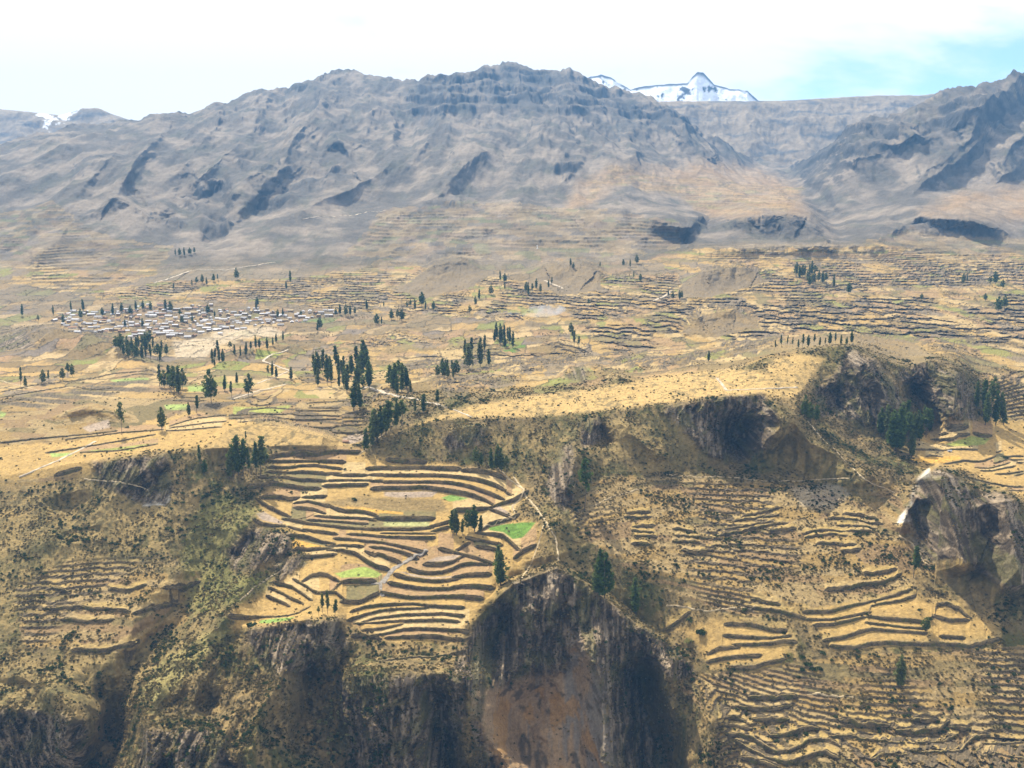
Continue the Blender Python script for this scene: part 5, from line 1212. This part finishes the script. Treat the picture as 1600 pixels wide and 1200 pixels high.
for y, spans, txt in ROWS:
    hs = []
    for x0, x1 in spans:
        x = x0
        while x < x1:
            hs.append(x); x += hr.uniform(6, 12.5)
    for n_, x in enumerate(hs):
        r_ = hr.random(); rm = M_TIN if r_ < .66 else M_RUST if r_ < .86 else M_THATCH
        wm = M_PLASTER if hr.random() < .6 else M_ADOBE
        nm = {M_TIN: 'bright tin-roofed', M_RUST: 'rusty-roofed', M_THATCH: 'straw-roofed'}[rm]
        house(x, y + hr.uniform(-2.8, 2.8), hr.choice([0,0,1,1,2,3]), wm, rm, hr.choice([0, 0, 0, 1.57]) + hr.uniform(-.25, .25), f'{nm} house, {nth(n_)} from left in the {txt}', 'houses of the far village')
e = house(541, 692, 0, M_ADOBE, M_RUST, .05, 'small brown adobe hut on the straw field above the top terraces', None); e.scale = (.75, .8, .75)
e = house(1483, 706, 0, M_PLASTER, M_TIN, .1, 'little white shed on the field wall below the olive field', None); e.scale = (.5, .5, .5)
# white marker on the hill above the valley
m_ = empty('white_marker', at(840, 391)); tag(m_, 'slim white marker post on the brown slope above the valley', 'marker')
obj('plinth', box_mesh('plinth', -2, 2, -2, 2, -1, 1.2, M_WHITE), m_)
v = [(-1,-1,1.2),(1,-1,1.2),(1,1,1.2),(-1,1,1.2),(-.55,-.55,11),(.55,-.55,11),(.55,.55,11),(-.55,.55,11)]
obj('shaft', pymesh('shaft', v, [(0,1,5,4),(1,2,6,5),(2,3,7,6),(3,0,4,7),(4,5,6,7)], M_WHITE), m_)
obj('crossbar', box_mesh('crossbar', -2.6, 2.6, -.45, .45, 7.6, 8.6, M_WHITE), m_)

# ------------------------------------------------------------------ smoke of a stubble fire
import bmesh
sm_ = bpy.data.materials.new('smoke'); sm_.use_nodes = True
t = sm_.node_tree; t.nodes.clear()
o_ = N(t, 'ShaderNodeOutputMaterial'); pv_ = N(t, 'ShaderNodeVolumePrincipled'); pv_.inputs['Color'].default_value = (.9, .93, 1, 1)
tc_ = N(t, 'ShaderNodeTexCoord'); no = N(t, 'ShaderNodeTexNoise'); no.inputs['Scale'].default_value = .035; no.inputs['Detail'].default_value = 5
mr_ = N(t, 'ShaderNodeMapRange'); mr_.inputs['From Min'].default_value = .44; mr_.inputs['From Max'].default_value = .66; mr_.inputs['To Max'].default_value = .035
t.links.new(tc_.outputs['Object'], no.inputs['Vector']); t.links.new(no.outputs['Fac'], mr_.inputs['Value']); t.links.new(mr_.outputs['Result'], pv_.inputs['Density']); t.links.new(pv_.outputs['Volume'], o_.inputs['Volume'])
bm = bmesh.new()
bmesh.ops.create_icosphere(bm, subdivisions=3, radius=1)
for v_ in bm.verts:
    s_ = (v_.co.x + 1) / 2
    v_.co = Vector((v_.co.x * 62, v_.co.y * (14 + 16 * s_), v_.co.z * (7 + 9 * s_) + 9 + 10 * s_))
me = bpy.data.meshes.new('smoke'); bm.to_mesh(me); bm.free(); me.materials.append(sm_)
so = obj('smoke', me, loc=at(838, 500)); so['kind'] = 'stuff'
# ------------------------------------------------------------------ the air
hz = bpy.data.meshes.new('haze')
x0, x1, y0, y1, z0, z1 = -9000, 9000, -600, 12500, -1.0, 2200.0
v = [(x, y, z) for z in (z0, z1) for y in (y0, y1) for x in (x0, x1)]
hz.from_pydata(v, [], [(0,2,3,1),(4,5,7,6),(0,1,5,4),(2,6,7,3),(0,4,6,2),(1,3,7,5)])
hm = bpy.data.materials.new('haze_air'); hm.use_nodes = True
t = hm.node_tree; t.nodes.clear()
o_ = N(t, 'ShaderNodeOutputMaterial'); pv_ = N(t, 'ShaderNodeVolumePrincipled')
pv_.inputs['Color'].default_value = (0.22, 0.52, 1.0, 1)
pv_.inputs['Density'].default_value = 4.7e-5
pv_.inputs['Anisotropy'].default_value = 0.0
t.links.new(pv_.outputs['Volume'], o_.inputs['Volume'])
hz.materials.append(hm)
ho = obj('haze', hz); ho['kind'] = 'stuff'
